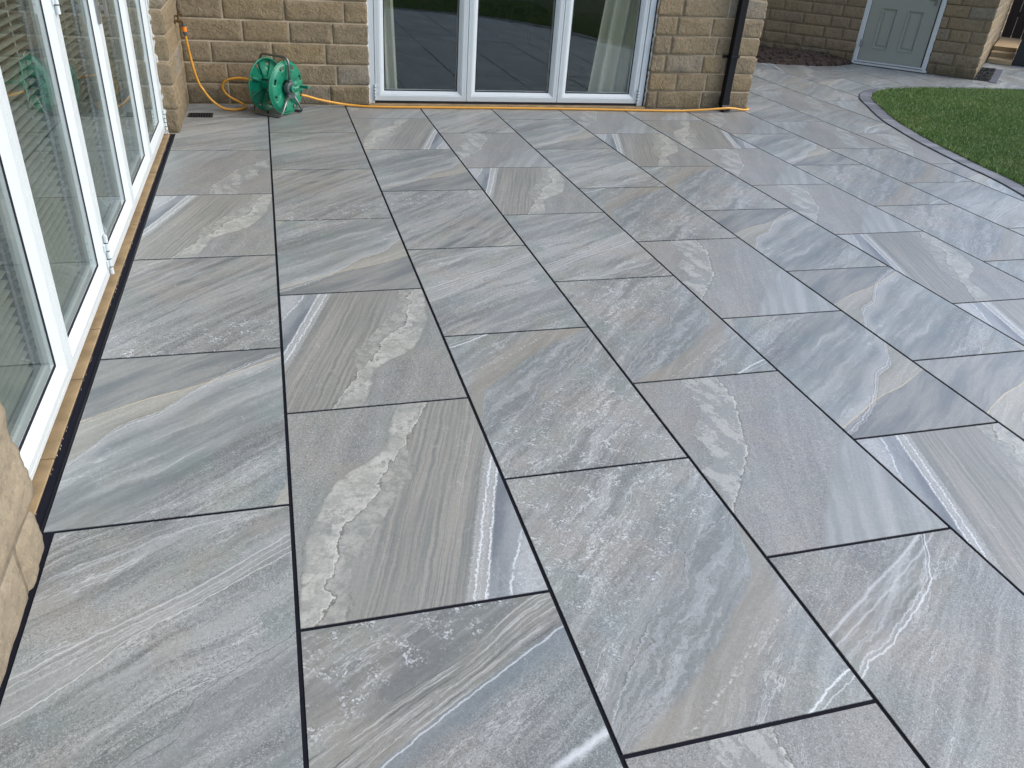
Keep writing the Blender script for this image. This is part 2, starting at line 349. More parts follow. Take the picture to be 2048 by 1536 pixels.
# ------------------------------------------------------------------ other materials
def stone_mat(name, stain, gm=.06, grey=(0.21, 0.175, 0.125)):
    g = G(name); wp = worldpos(g); _, _, z = g.xyz(wp)
    tone = X(g, g.attr('tone').outputs['Fac'])
    n1 = g.noise(wp, 9, 5, .6); n2 = g.noise(wp, 70, 5, .7); n3 = g.noise(wp, 420, 2, .6)
    c = g.mix(g.ss(tone, 0., 1.), (0.315, 0.238, 0.125), (0.26, 0.21, 0.135))
    c = g.mix(g.ss(tone, .86, .95) * .8, c, (0.29, 0.275, 0.235))
    c = g.mix(g.ss(n1, .35, .7) * .6, c, (0.37, 0.30, 0.19))
    c = g.mix(g.ss(n2, .5, .72) * .5, c, (0.155, 0.125, 0.085))
    c = g.mix(g.ss(n2, .46, .3) * .4, c, (0.42, 0.36, 0.25))
    c = g.mix(g.ss(n3, .62, .8) * .3, c, (0.10, 0.085, 0.06))
    c = g.mix(gm, c, grey)
    c = g.mix(g.ss(g.noise(wp, 2.2, 5, .6), .52, .72) * .3, c, (0.20, 0.185, 0.15))
    if gm > .45: nn = g.noise(wp, 17, 7, .72); c = g.mix(g.ss(nn, .52, .64) * .6, c, (0.13, 0.115, 0.085)); c = g.mix(g.ss(nn, .46, .36) * .5, c, (0.36, 0.32, 0.24))
    fl = g.ss(z + (n1 - .5) * .3, .24, .0)
    c = g.mix(fl * stain, c, (0.075, 0.062, 0.030))
    n4 = g.noise(wp, 34, 5, .62, .6); c = g.mix(g.ss(n4, .5, .36) * .35, c, (0.13, 0.105, 0.07)); c = g.mix(g.ss(n4, .54, .66) * .35, c, (0.38, 0.32, 0.215))
    g.set(c, 0.9); g.bump(n2 * .7 + n3 * .3 + n4 * (1.5 if gm < .45 else .5), 1.0 if gm < .45 else .6, 0.016 if gm < .45 else .010)
    return g.mat
STONE = stone_mat('buff_stone', .45); STONE_OLD = stone_mat('weathered_buff_stone', .75, .32); STONE_NEAR = stone_mat('rough_buff_stone', .12, .55, (.235, .21, .165))
def mortar_mat(name, c0, c1):
    g = G(name); wp = worldpos(g); n = g.noise(wp, 60, 5, .7)
    g.set(g.mix(n, c0, c1), .95); g.bump(g.noise(wp, 500, 2), .5, .003); return g.mat
MORTAR = mortar_mat('sandy_mortar', (0.26, 0.215, 0.14), (0.47, 0.40, 0.29))
MORTAR_DARK = mortar_mat('dark_mortar', (0.12, 0.10, 0.07), (0.20, 0.165, 0.11))

def upvc_mat():
    g = G('white_upvc'); p = worldpos(g); _, _, z = g.xyz(p)
    n = g.noise(p, 12, 5, .65); s = g.noise(p, 150, 3, .7)
    c = g.mix(g.ss(n, .5, .8) * .35, (0.54, 0.60, 0.62), (0.47, 0.51, 0.52))
    c = g.mix(g.ss(s, .70, .78) * .35, c, (0.35, 0.33, 0.30))
    c = g.mix(g.ss(z + (n - .5) * .1, .09, .02) * .22, c, (0.46, 0.42, 0.35))
    g.set(c, .28 + n * .12); return g.mat
UPVC = upvc_mat()
BLACK = simple('black_rubber_and_gap_shade', (0.012, 0.013, 0.02), .45)  # gasket rubber; also blackens gaps that are only shade
GROUT = simple('charcoal_grout', (0.009, 0.010, 0.016), .9, .3, 40, .4, 300, **{'Specular IOR Level': .1})
def glass_mat():
    g = G('door_glass'); g.n.remove(g.p)
    ge = g.n.new('ShaderNodeNewGeometry'); dt = g.n.new('ShaderNodeVectorMath'); dt.operation = 'DOT_PRODUCT'
    g.l.new(ge.outputs['Normal'], dt.inputs[0]); g.l.new(ge.outputs['Incoming'], dt.inputs[1])
    cosi = X(g, dt.outputs['Value']).abs()
    tr = g.n.new('ShaderNodeBsdfTransparent'); tr.inputs[0].default_value = (0.80, 0.825, 0.80, 1)
    gl = g.n.new('ShaderNodeBsdfGlossy'); gl.inputs['Roughness'].default_value = 0.0
    gl.inputs[0].default_value = (0.90, 0.97, 1.0, 1)
    mx = g.n.new('ShaderNodeMixShader')
    f = (((1.0 - cosi) ** 5.0) * 0.9 + 0.075).sat()
    g.put(mx.inputs[0], f); g.l.new(tr.outputs[0], mx.inputs[1]); g.l.new(gl.outputs[0], mx.inputs[2])
    g.l.new(mx.outputs[0], g.out.inputs[0]); return g.mat
GLASS = glass_mat()
SILL = simple('sandy_sill', (0.26, 0.19, 0.10), .85, .65, 11, .5, 120)
STEEL = simple('grey_steel_tube', (0.20, 0.21, 0.21), .32, .15, 40, Metallic=0.85)
CHROME = simple('brushed_steel', (0.45, 0.44, 0.42), .3, .1, 40, Metallic=0.9)
GREENP = simple('green_plastic', (0.005, 0.185, 0.105), .36, .12, 20)
GREYP = simple('grey_plastic', (0.07, 0.085, 0.09), .45, .1, 20)
HOSEM = simple('yellow_hose', (0.62, 0.30, 0.035), .42, .12, 25)
ORANGE = simple('orange_plastic', (0.80, 0.24, 0.015), .4, .08, 25)
BRASS = simple('tarnished_brass', (0.16, 0.10, 0.045), .5, .4, 60, Metallic=0.7)
BLKPL = simple('black_plastic', (0.006, 0.007, 0.010), .42, .2, 15, **{'Specular IOR Level': .25})
DOORG = simple('sage_grey_door_paint', (0.27, 0.30, 0.265), .45, .05, 5)
SLAT = simple('blind_slat', (0.34, 0.37, 0.33), .5, .05, 5)
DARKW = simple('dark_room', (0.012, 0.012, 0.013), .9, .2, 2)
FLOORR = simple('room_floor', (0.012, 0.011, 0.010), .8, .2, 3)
RENDER = simple('upper_wall_stone', (0.25, 0.2, 0.13), .9, .25, 4)
CURT = simple('curtain_fabric', (0.78, 0.74, 0.64), .9, .10, 60)
BINM = simple('dark_bin_plastic', (0.010, 0.014, 0.016), .5, .3, 6)
FENCEM = simple('dark_fence_wood', (0.03, 0.018, 0.012), .8, .4, 8)
POSTM = simple('brown_post_wood', (0.20, 0.10, 0.04), .75, .3, 12)
STEPM = simple('tan_step_stone', (0.42, 0.31, 0.17), .85, .25, 10, .4, 90)
SLATEB = simple('blue_grey_border', (0.05, 0.062, 0.085), .6, .25, 10, .3, 150)
CHIP = simple('dark_slate_chips', (0.008, 0.011, 0.013), .8, .5, 20)
def kerb_mat():
    g = G('granite_sett'); p = worldpos(g); t = X(g, g.attr('tone').outputs['Fac'])
    c = g.mix(t, (0.08, 0.09, 0.105), (0.17, 0.185, 0.205))
    c = g.mix(g.ss(g.noise(p, 220, 3, .7), .5, .75) * .6, c, (0.22, 0.24, 0.27))
    g.set(c, .6); g.bump(g.noise(p, 90, 4), .5, .004); return g.mat
KERB = kerb_mat()
def soil_mat():
    g = G('dark_soil'); p = worldpos(g); n = g.noise(p, 30, 6, .7)
    g.set(g.mix(g.ss(n, .35, .7), (0.02, 0.013, 0.009), (0.075, 0.05, 0.035)), .95); g.bump(n, 1., .02); return g.mat
SOIL = soil_mat()
def lawn_mat():
    g = G('lawn_earth'); p = worldpos(g); n = g.noise(p, 60, 4)
    g.set(g.mix(n, (0.018, 0.035, 0.008), (0.05, 0.085, 0.02)), .95); g.bump(n, 1, .02); return g.mat
LAWN = lawn_mat()
def blade_mat():
    g = G('grass_blade'); t = X(g, g.attr('tone').outputs['Fac']); p = worldpos(g)
    n = g.noise(p, 1.3, 3); n2 = g.noise(p, 9, 3); n3 = g.noise(p, 45, 3, .6)
    c = g.mix(t, (0.05, 0.15, 0.020), (0.16, 0.31, 0.06))
    c = g.mix(g.ss(n * .5 + n2 * .5, .42, .62) * .5, c, (0.27, 0.34, 0.11))
    c = g.mix(g.ss(n3, .50, .38) * .65, c, (0.035, 0.075, 0.012)); c = g.mix(g.ss(n3, .54, .66) * .35, c, (0.30, 0.38, 0.15))
    c = g.mix(g.ss(t, .95, .98) * .5, c, (0.30, 0.27, 0.13))
    g.set(c, .5); return g.mat
BLADE = blade_mat()

# ------------------------------------------------------------------ mesh helpers
def tag(o, label=None, cat=None, group=None, kind=None):
    if label: o['label'] = label
    if cat: o['category'] = cat
    if group: o['group'] = group
    if kind: o['kind'] = kind
    return o
def empty(name, loc=(0, 0, 0), rz=0.0, parent=None):
    o = bpy.data.objects.new(name, None); col.objects.link(o); o.location = loc; o.rotation_euler.z = rz
    o.empty_display_size = .1
    if parent: o.parent = parent
    return o
class MB:
    def __init__(s): s.v = []; s.f = []; s.m = []; s.t = []
    def quad(s, a, b, c, d, m=0, t=0.5):
        i = len(s.v); s.v += [tuple(a), tuple(b), tuple(c), tuple(d)]; s.f.append((i, i + 1, i + 2, i + 3)); s.m.append(m); s.t.append(t)
    def box(s, x0, y0, z0, x1, y1, z1, m=0, t=0.5, T=None):
        i = len(s.v)
        P = [(x, y, z) for z in (z0, z1) for y in (y0, y1) for x in (x0, x1)]
        if T: P = [tuple(T(*p)) for p in P]
        s.v += P
        for q in ((0, 2, 3, 1), (4, 5, 7, 6), (0, 1, 5, 4), (2, 6, 7, 3), (0, 4, 6, 2), (1, 3, 7, 5)):
            s.f.append(tuple(i + k for k in q)); s.m.append(m); s.t.append(t)
    def grid(s, rows, m=0, t=.5, closed=False):
        i = len(s.v); n = len(rows[0])
        for r_ in rows: s.v += [tuple(p) for p in r_]
        for a in range(len(rows) - 1):
            for b in range(n if closed else n - 1):
                b2 = (b + 1) % n
                s.f.append((i + a * n + b, i + a * n + b2, i + (a + 1) * n + b2, i + (a + 1) * n + b)); s.m.append(m); s.t.append(t)
    def tube(s, pts, rad, seg=10, m=0, t=.5, caps=True, smooth=6):
        P = [Vector(p) for p in pts]
        if smooth and len(P) > 2:
            Q = []
            for i in range(len(P) - 1):
                p0, p1, p2, p3 = P[max(i - 1, 0)], P[i], P[i + 1], P[min(i + 2, len(P) - 1)]
                for k in range(smooth):
                    a = k / smooth
                    Q.append(0.5 * ((2 * p1) + (-p0 + p2) * a + (2 * p0 - 5 * p1 + 4 * p2 - p3) * a * a + (-p0 + 3 * p1 - 3 * p2 + p3) * a ** 3))
            Q.append(P[-1]); P = Q
        rads = rad if isinstance(rad, (list, tuple)) else [rad] * len(P)
        rows = []; nrm = None
        for i, p in enumerate(P):
            d = (P[min(i + 1, len(P) - 1)] - P[max(i - 1, 0)]).normalized()
            if nrm is None: nrm = d.orthogonal().normalized()
            nrm = (nrm - d * nrm.dot(d)).normalized(); b = d.cross(nrm)
            rr = rads[min(i, len(rads) - 1)]
            rows.append([p + (nrm * math.cos(2 * math.pi * k / seg) + b * math.sin(2 * math.pi * k / seg)) * rr for k in range(seg)])
        i0 = len(s.v); s.grid(rows, m, t, True)
        if caps:
            s.f.append(tuple(i0 + k for k in range(seg))[::-1]); s.m.append(m); s.t.append(t)
            e = i0 + (len(rows) - 1) * seg; s.f.append(tuple(e + k for k in range(seg))); s.m.append(m); s.t.append(t)
    def lathe(s, prof, seg=32, m=0, axis='x', T=None):
        """closed profile of (radius, along)"""
        rows = []
        for k in range(seg + 1):
            a = 2 * math.pi * k / seg
            row = [(al, r_ * math.cos(a), r_ * math.sin(a)) for r_, al in prof]
            rows.append([T(*p) if T else p for p in row])
        s.grid(rows, m)
    def build(s, name, mats, parent=None, smooth=False, bevel=0.0, merge=False, tone=True):
        me = bpy.data.meshes.new(name); me.from_pydata(s.v, [], s.f)
        for mt in (mats if isinstance(mats, (list, tuple)) else [mats]): me.materials.append(mt)
        me.polygons.foreach_set('material_index', s.m)
        if tone:
            at = me.attributes.new('tone', 'FLOAT', 'FACE'); at.data.foreach_set('value', s.t)
        bm = bmesh.new(); bm.from_mesh(me)
        if merge: bmesh.ops.remove_doubles(bm, verts=bm.verts, dist=1e-5)
        bmesh.ops.recalc_face_normals(bm, faces=bm.faces); bm.to_mesh(me); bm.free()
        if smooth: me.polygons.foreach_set('use_smooth', [True] * len(me.polygons))
        me.update()
        o = bpy.data.objects.new(name, me); col.objects.link(o)
        if parent: o.parent = parent
        if bevel:
            b = o.modifiers.new('bevel', 'BEVEL'); b.width = bevel; b.segments = 2; b.limit_method = 'ANGLE'
        return o

def rect_ring(mb, T, s0, s1, z0, z1, prof, mats):
    """mitred frame: prof = (inset, depth) points swept round the rectangle; T maps (s, depth, z)"""
    rows = []
    for ins, d in prof:
        rows.append([T(s0 + ins, d, z0 + ins), T(s1 - ins, d, z0 + ins), T(s1 - ins, d, z1 - ins), T(s0 + ins, d, z1 - ins)])
    for k in range(len(rows) - 1): mb.grid(rows[k:k + 2], mats[k], .5, True)

# ------------------------------------------------------------------ setting: ground, bed, slabs
mb = MB(); mb.quad((-60, -60, -.12), (60, -60, -.12), (60, 60, -.12), (-60, 60, -.12))
tag(mb.build('ground', SOIL), kind='structure')
mb = MB(); mb.quad((-.66, -5, -.0028), (12.5, -5, -.0028), (12.5, 14, -.0028), (-.66, 14, -.0028))
tag(mb.build('joint_bed', GROUT), kind='structure')

INNER = [(-7, -3.3), (-3, -2.95), (0.2, -2.35), (1.2, -1.98), (2.1, -1.62), (3.0, -1.17), (3.5, -.80), (4.15, .15), (4.48, 1.2), (4.78, 2.1),
         (5.085, 3.0), (5.19, 3.55), (5.32, 4.15), (5.46, 4.62), (5.60, 5.02), (5.84, 5.52), (6.08, 5.98), (6.42, 6.33), (6.85, 6.52), (7.5, 6.60), (8.7, 6.58), (10.5, 6.5), (13, 6.4)]
def spline(P, k=8):
    P = [Vector((x, y)) for x, y in P]; Q = []
    for i in range(len(P) - 1):
        p0, p1, p2, p3 = P[max(i - 1, 0)], P[i], P[i + 1], P[min(i + 2, len(P) - 1)]
        for j in range(k):
            a = j / k
            Q.append(0.5 * ((2 * p1) + (-p0 + p2) * a + (2 * p0 - 5 * p1 + 4 * p2 - p3) * a * a + (-p0 + 3 * p1 - 3 * p2 + p3) * a ** 3))
    return Q + [P[-1]]
LC = spline(INNER)
LAWNQ = spline(INNER, 3) + [Vector((22, 6.4)), Vector((22, -16)), Vector((-7, -16))]
LAWNP = LC + [Vector((22, 6.4)), Vector((22, -16)), Vector((-7, -16))]
def inside(x, y, P):
    c = False; j = len(P) - 1
    for i in range(len(P)):
        if (P[i].y > y) != (P[j].y > y) and x < (P[j].x - P[i].x) * (y - P[i].y) / (P[j].y - P[i].y) + P[i].x: c = not c
        j = i
    return c

# slab layout: column c spans x 0.6(c-1)..0.6c; joints every 0.9068 m from OFF[c]
PIT = 0.9068
OFF = {0: .45, 1: 0.0, 2: -.457, 3: -.004, 4: .4425, 5: .887 - PIT, 6: .436, 7: -.022, 8: .43, 9: -.026}
FACES = {  # (column, joint index counted from OFF): (face, turned)
    (0, -1): ('streak', 0), (0, 0): ('gold', 0), (0, 1): ('grain', 0), (0, 2): ('cream', 1), (0, 3): ('stream', 1), (0, 4): ('streak', 0), (0, 5): ('streak', 1),
    (1, -1): ('bundle', 0), (1, 0): ('cream', 0), (1, 1): ('cream', 1), (1, 2): ('gold', 1), (1, 3): ('grain', 0), (1, 4): ('streak', 0), (1, 5): ('crinkle', 0),
    (2, -1): ('stream', 0), (2, 0): ('leaf', 0), (2, 1): ('leaf', 1), (2, 2): ('streak', 0), (2, 3): ('grain', 1), (2, 4): ('gold', 1), (2, 5): ('cream', 0), (2, 6): ('stream', 0),
    (3, -1): ('crinkle', 0), (3, 0): ('stream', 0), (3, 1): ('leaf', 0), (3, 2): ('streak', 1), (3, 3): ('cream', 1), (3, 4): ('stream', 0), (3, 5): ('grain', 1),
    (4, -1): ('cream', 1), (4, 0): ('gold', 1), (4, 1): ('stream', 0), (4, 2): ('leaf', 1), (4, 3): ('streak', 1), (4, 4): ('gold', 1), (4, 5): ('streak', 0),
    (5, 0): ('gold', 0), (5, 1): ('gold', 0), (5, 2): ('gold', 0), (5, 3): ('leaf', 1), (5, 4): ('cream', 1), (5, 5): ('stream', 0),
    (6, -1): ('grain', 0), (6, 0): ('cream', 1), (6, 1): ('cream', 1), (6, 2): ('stream', 0), (6, 3): ('stream', 0), (6, 4): ('cream', 0),
    (7, 1): ('crinkle', 1), (7, 2): ('leaf', 0), (7, 3): ('leaf', 0), (7, 4): ('gold', 1), (7, 5): ('stream', 0)}
# re-seat the columns whose list starts on another joint
sv, sf, sm, suv, stn = [], [], [], [], []
GAP = 0.0053
def add_slab(x0, y0, x1, y1, face, turn, ux0, vy0, bev=.0005, T=None):
    def uvof(x, y):
        a, b = x - ux0, y - vy0
        return (0.6 - a, 0.9 - b) if turn else (a, b)
    dz = random.uniform(-.0004, .0004)
    i = len(sv)
    ring = lambda b, z: [(x0 + b, y0 + b, z), (x1 - b, y0 + b, z), (x1 - b, y1 - b, z), (x0 + b, y1 - b, z)]
    pts = ring(0, -.018) + ring(0, -bev + dz) + ring(bev * .35, -bev * .3 + dz) + ring(bev, dz)
    sv.extend([T(*p) if T else p for p in pts])
    fs = [(12, 13, 14, 15)]
    for k in range(3):
        for q in range(4):
            q2 = (q + 1) % 4; fs.append((k * 4 + q, k * 4 + q2, k * 4 + 4 + q2, k * 4 + 4 + q))
    tn = random.random()
    for f in fs:
        sf.append(tuple(i + k for k in f)); sm.append(KINDS.index(face)); stn.append(tn)
        suv.extend([uvof(pts[k][0], pts[k][1]) for k in f])
rnd = random.Random(3)
for c in range(0, 21):
    off = OFF.get(c, (.43 if c % 2 == 0 else -.03))
    k0 = -6
    for k in range(k0, 16):
        y0 = off + k * PIT; y1 = y0 + PIT; x0 = .6 * (c - 1); x1 = x0 + .6
        if y1 < -4.6 or y0 > 13.5: continue
        if all(inside(x, y, LAWNP) for x in (x0, x1) for y in (y0, y1)) and inside((x0 + x1) / 2, (y0 + y1) / 2, LAWNP): continue
        if x1 < 4.26 and y0 > 5.40: continue
        kk = k
        face, turn = FACES.get((c, kk), (rnd.choice(['cream', 'gold', 'streak', 'leaf', 'stream', 'stream', 'crinkle', 'gold']), rnd.random() < .5))
        X0, X1, Y0, Y1 = x0 + GAP, x1 - GAP, y0 + GAP, y1 - GAP
        if c == 0:
            X0 = -.604 if y0 > 0.2 else -.577
            if y1 > 5.5: pass
        if x1 < 4.3: Y1 = min(Y1, 5.394 if .7 < x1 < 3.5 else 5.425)
        add_slab(X0, Y0, X1, Y1, face, turn, x0, y0)
me = bpy.data.meshes.new('patio'); me.from_pydata(sv, [], sf)
for m_ in SLAB: me.materials.append(m_)
me.polygons.foreach_set('material_index', sm)
at_ = me.attributes.new('tone', 'FLOAT', 'FACE'); at_.data.foreach_set('value', stn)
uvl = me.uv_layers.new(name='UVMap'); flat = [q for p in suv for q in p]; uvl.data.foreach_set('uv', flat); me.update()
patio = bpy.data.objects.new('patio', me); col.objects.link(patio); tag(patio, kind='structure')

# lawn, kerb of setts
bm = bmesh.new(); vs = [bm.verts.new((p.x, p.y, .010)) for p in LAWNP]; es = [bm.edges.new((vs[i], vs[(i + 1) % len(vs)])) for i in range(len(vs))]
bmesh.ops.triangle_fill(bm, edges=es, use_beauty=True); bmesh.ops.recalc_face_normals(bm, faces=bm.faces)
me = bpy.data.meshes.new('lawn'); bm.to_mesh(me); bm.free(); me.materials.append(LAWN)
lawn = bpy.data.objects.new('lawn', me); col.objects.link(lawn); tag(lawn, kind='structure')
mb = MB(); acc = 0; last = LC[0]
dens = spline(INNER, 60)
s_len = [0]
for i in range(1, len(dens)): s_len.append(s_len[-1] + (dens[i] - dens[i - 1]).length)
def at_s(s):
    import bisect
    i = min(max(bisect.bisect(s_len, s) - 1, 0), len(dens) - 2); t = (s - s_len[i]) / max(1e-9, s_len[i + 1] - s_len[i])
    p = dens[i].lerp(dens[i + 1], t); d = (dens[i + 1] - dens[i]).normalized(); return p, Vector((-d.y, d.x))
s = 0.0
while s < s_len[-1] - .12:
    L = .1 + rnd.uniform(-.004, .004); a, na = at_s(s + .003); b, nb = at_s(s + L - .003)
    w = .125; h = .0085 + rnd.uniform(-.001, .001); tn = rnd.random()
    lo = [a, b, b + nb * w, a + na * w]; cen = (lo[0] + lo[1] + lo[2] + lo[3]) / 4
    i0 = len(mb.v)
    mb.grid([[(p.x, p.y, -.01) for p in lo], [(p.x, p.y, h - .003) for p in lo], [(cen.x + (p.x - cen.x) * .94, cen.y + (p.y - cen.y) * .94, h) for p in lo]], 0, tn, True)
    mb.f.append((i0 + 8, i0 + 9, i0 + 10, i0 + 11)); mb.m.append(0); mb.t.append(tn)
    s += L
tag(mb.build('lawn_kerb', KERB), kind='structure')
mb = MB(); rows = [[], []]
for s in [q * .05 for q in range(int(s_len[-1] / .05))]:
    p, n = at_s(s); rows[0].append((p.x - n.x * .01, p.y - n.y * .01, .0045)); q = p + n * .131; rows[1].append((q.x, q.y, .0045))
mb.grid(rows); tag(mb.build('kerb_bed', GROUT), kind='structure')

gv, gf, gt = [], [], []
gr = random.Random(11)
def blades(n, x0, x1, y0, y1, h, w):
    k = 0
    while k < n:
        x, y = gr.uniform(x0, x1), gr.uniform(y0, y1)
        if not inside(x, y, LAWNQ):
            n -= .3; continue
        k += 1
        a = gr.uniform(0, 6.283); hh = h * gr.uniform(.6, 1.25); ln = hh * gr.uniform(.1, .8); b = gr.uniform(0, 6.283)
        dx, dy = math.cos(a) * w, math.sin(a) * w; i = len(gv)
        gv.extend([(x - dx, y - dy, .008), (x + dx, y + dy, .008), (x + math.cos(b) * ln, y + math.sin(b) * ln, .008 + hh)])
        gf.append((i, i + 1, i + 2)); gt.append(gr.random())
blades(230000, 4.9, 9.2, 2.7, 6.65, .021, .0022)
blades(26000, 1.0, 4.9, -3.4, 3.0, .034, .005)
blades(14000, 4.9, 9.4, -2.0, 2.6, .034, .006)
blades(9000, 9.4, 13, 1.0, 6.6, .036, .007)
# ragged fringe of longer blades over the far and near edges
for q in range(5200):
    s = gr.uniform(12, s_len[-1] - 1.5); p, n = at_s(s); o_ = gr.uniform(-.05, .004)
    x, y = p.x + n.x * o_, p.y + n.y * o_; i = len(gv); a = gr.uniform(0, 6.28); hh = gr.uniform(.012, .042); b = gr.uniform(0, 6.28)
    gv.extend([(x - math.cos(a) * .003, y - math.sin(a) * .003, .006), (x + math.cos(a) * .003, y + math.sin(a) * .003, .006), (x + math.cos(b) * hh * .5, y + math.sin(b) * hh * .5, .006 + hh)])
    gf.append((i, i + 1, i + 2)); gt.append(gr.random())
me = bpy.data.meshes.new('grass'); me.from_pydata(gv, [], gf); me.materials.append(BLADE)
at_ = me.attributes.new('tone', 'FLOAT', 'FACE'); at_.data.foreach_set('value', gt)
grass = bpy.data.objects.new('grass', me); col.objects.link(grass); tag(grass, 'short green lawn grass inside the curved kerb of setts', 'grass', kind='stuff')

# ------------------------------------------------------------------ stone walling
def stone_wall(path, zs, sizes, seed, name, parent, mats, step=.022, amp=.011, rec=.002, e0=-.004, er=.010):
    """path: list of (x, y, joint_here) corner points, outward side on the right of travel"""
    rr = random.Random(seed)
    P = [Vector((p[0], p[1])) for p in path]; seg = [(P[i + 1] - P[i]).length for i in range(len(P) - 1)]
    cum = [0]
    for q in seg: cum.append(cum[-1] + q)
    def pos(s):
        i = 0
        while i < len(seg) - 1 and s > cum[i + 1] + 1e-9: i += 1
        d = (P[i + 1] - P[i]) / seg[i]; p = P[i] + d * (s - cum[i]); n = Vector((d.y, -d.x))
        for k in range(1, len(P) - 1):
            if abs(s - cum[k]) < 1e-6:
                d0 = (P[k] - P[k - 1]).normalized(); d1 = (P[k + 1] - P[k]).normalized()
                b = Vector((d0.y, -d0.x)) + Vector((d1.y, -d1.x)); n = b / max(.5, b.length_squared / 2)
                n = b.normalized() * (1 / max(.5, b.normalized().dot(Vector((d0.y, -d0.x))))) ; p = P[k]
        return p, n
    forced = [cum[k] for k in range(1, len(P) - 1) if path[k][2]]
    mb = MB()
    total = cum[-1]
    # mortar skin
    ss_ = sorted(set([0, total] + cum[1:-1])); rows = []
    for z in (zs[0] - .02, zs[-1]):
        row = []
        for q in ss_:
            p, n = pos(q); row.append((p.x - n.x * rec, p.y - n.y * rec, z))
        rows.append(row)
    mb.grid(rows, 1)
    for ci in range(len(zs) - 1):
        z0, z1 = zs[ci] + .0045, zs[ci + 1] - .0045
        cuts = [0.0]; s = rr.uniform(.1, .3) if not ci % 2 else rr.uniform(.2, .44)
        while s < total: cuts.append(s); s += rr.choice(sizes)
        cuts = sorted([q for q in cuts if all(abs(q - f) > .07 for f in forced + cum[1:-1]) and q < total - .07] + forced + [total])
        for a, b in zip(cuts[:-1], cuts[1:]):
            a0, b0 = a + .0045, b - .0045
            if b0 - a0 < .02: continue
            ns = max(2, int((b0 - a0) / step)); nz = max(2, int((z1 - z0) / step))
            S = [a0, a0 + .003, a0 + .012] + [a0 + .012 + (b0 - a0 - .024) * k / ns for k in range(1, ns)] + [b0 - .012, b0 - .004, b0]
            S = sorted(set(S + [q for q in cum[1:-1] if a0 < q < b0]))
            Z = [z0, z0 + .004, z0 + .012] + [z0 + .012 + (z1 - z0 - .024) * k / nz for k in range(1, nz)] + [z1 - .012, z1 - .004, z1]
            sd_ = rr.uniform(0, 100); ti = (rr.uniform(-1, 1) * .006, rr.uniform(-1, 1) * .006); tone = rr.random()
            rows = []
            for z in Z:
                row = []
                for q in S:
                    e = min(q - a0, b0 - q, z - z0, z1 - z)
                    k = min(1, e / er); k = math.sin(k * math.pi / 2)
                    nn = Vector((q * 9, z * 14, sd_)); f = mnoise.fractal(nn, .9, 2.1, 4)
                    f2 = mnoise.noise(Vector((q * 4, z * 6, sd_ + 5)))
                    rid = abs(mnoise.noise(Vector((q * 16 + z * 10, z * 16 - q * 10, sd_ + 9))))
                    d = e0 + k * max(.0045 - e0 + .35 * abs(f) * amp, .011 + amp * (.55 * f + .7 * f2 - .35 * rid) + ti[0] * (q - a) / (b - a) + ti[1] * (z - z0) / (z1 - z0))
                    p, n = pos(q); row.append((p.x + n.x * d, p.y + n.y * d, z))
                rows.append(row)
            mb.grid(rows, 0, tone)
    o = mb.build(name, mats, parent, smooth=False, tone=True)
    o.data.polygons.foreach_set('use_smooth', [True] * len(o.data.polygons))
    return o

house = empty('stone_house', (-.58, 5.42, 0))
tag(house, 'buff stone house wrapping two sides of the patio, with white folding glass doors', 'house')
def child(o, parent):
    """parent without moving: the parent sits at its own place"""
    o.parent = parent; o.matrix_parent_inverse = parent.matrix_basis.inverted() if False else Matrix.Translation(-parent.location); return o
def hb(mbx, name, mats, parent=house, root=house, **kw):
    o = mbx.build(name, mats, None, **kw)
    o.parent = parent
    if parent is root: o.matrix_parent_inverse = (Matrix.Translation(root.location) @ Matrix.Rotation(root.rotation_euler.z, 4, 'Z')).inverted()
    return o
ZH = [.000 + .152 * k for k in range(16)]
def wallpart(path, zs, sizes, seed, **kw):
    o = stone_wall(path, zs, sizes, seed, 'wall', None, kw.pop('mats', [STONE, MORTAR]), **kw); return o
def attach(o, root, parent=None):
    if parent is None:
        o.parent = root; o.matrix_parent_inverse = (Matrix.Translation(root.location) @ Matrix.Rotation(root.rotation_euler.z, 4, 'Z')).inverted()
    else: o.parent = parent
    return o
SZ = [.29, .33, .36, .40, .44, .44, .22]
attach(wallpart([(-.74, 4.50, 0), (-.58, 4.50, 0), (-.58, 5.42, 1), (.79, 5.42, 0), (.79, 5.52, 0)], ZH, [.32, .34, .40, .42, .44], 5, amp=.016), house)
attach(wallpart([(3.245, 5.52, 0), (3.245, 5.42, 0), (4.252, 5.42, 0), (4.252, 9.6, 0)], ZH, SZ, 12, amp=.016), house)
attach(wallpart([(-.592, -3.0, 0), (-.592, .385, 0), (-.74, .385, 0)], [-.02, .135, .47, .78, 1.08, 1.38, 1.68, 1.98, 2.28], [.75, .9], 24, step=.010, amp=.020, er=.03, e0=-.004, mats=[STONE_NEAR, STONE_NEAR]), house)
# solid core of the walls, lintels, then unseen upper walls and roof
mb = MB()
for b in ((-1.0, 4.52, -.1, -.60, 5.6, 2.28), (-.62, 5.44, -.1, .77, 5.75, 2.28), (3.265, 5.44, -.1, 4.235, 9.6, 2.28), (-1.0, -3, -.1, -.62, .365, 2.28),
          (-.95, .36, 2.12, -.62, 4.53, 2.28), (.76, 5.45, 2.12, 3.27, 5.75, 2.28)):
    mb.box(*b)
attach(mb.build('wall_core', MORTAR), house)
mb = MB(); mb.box(-6, -3, 2.281, -.60, 5.43, 5.3); mb.box(-6, 5.431, 2.281, 4.25, 11, 5.3)  # out of view; height chosen to block sky and darken the left side
attach(mb.build('unseen_upper_wall', RENDER), house)
mb = MB(); mb.box(-6.3, -3.3, 5.301, -.40, 5.30, 5.45); mb.box(-6.3, 5.301, 5.301, 4.6, 11.3, 5.45)
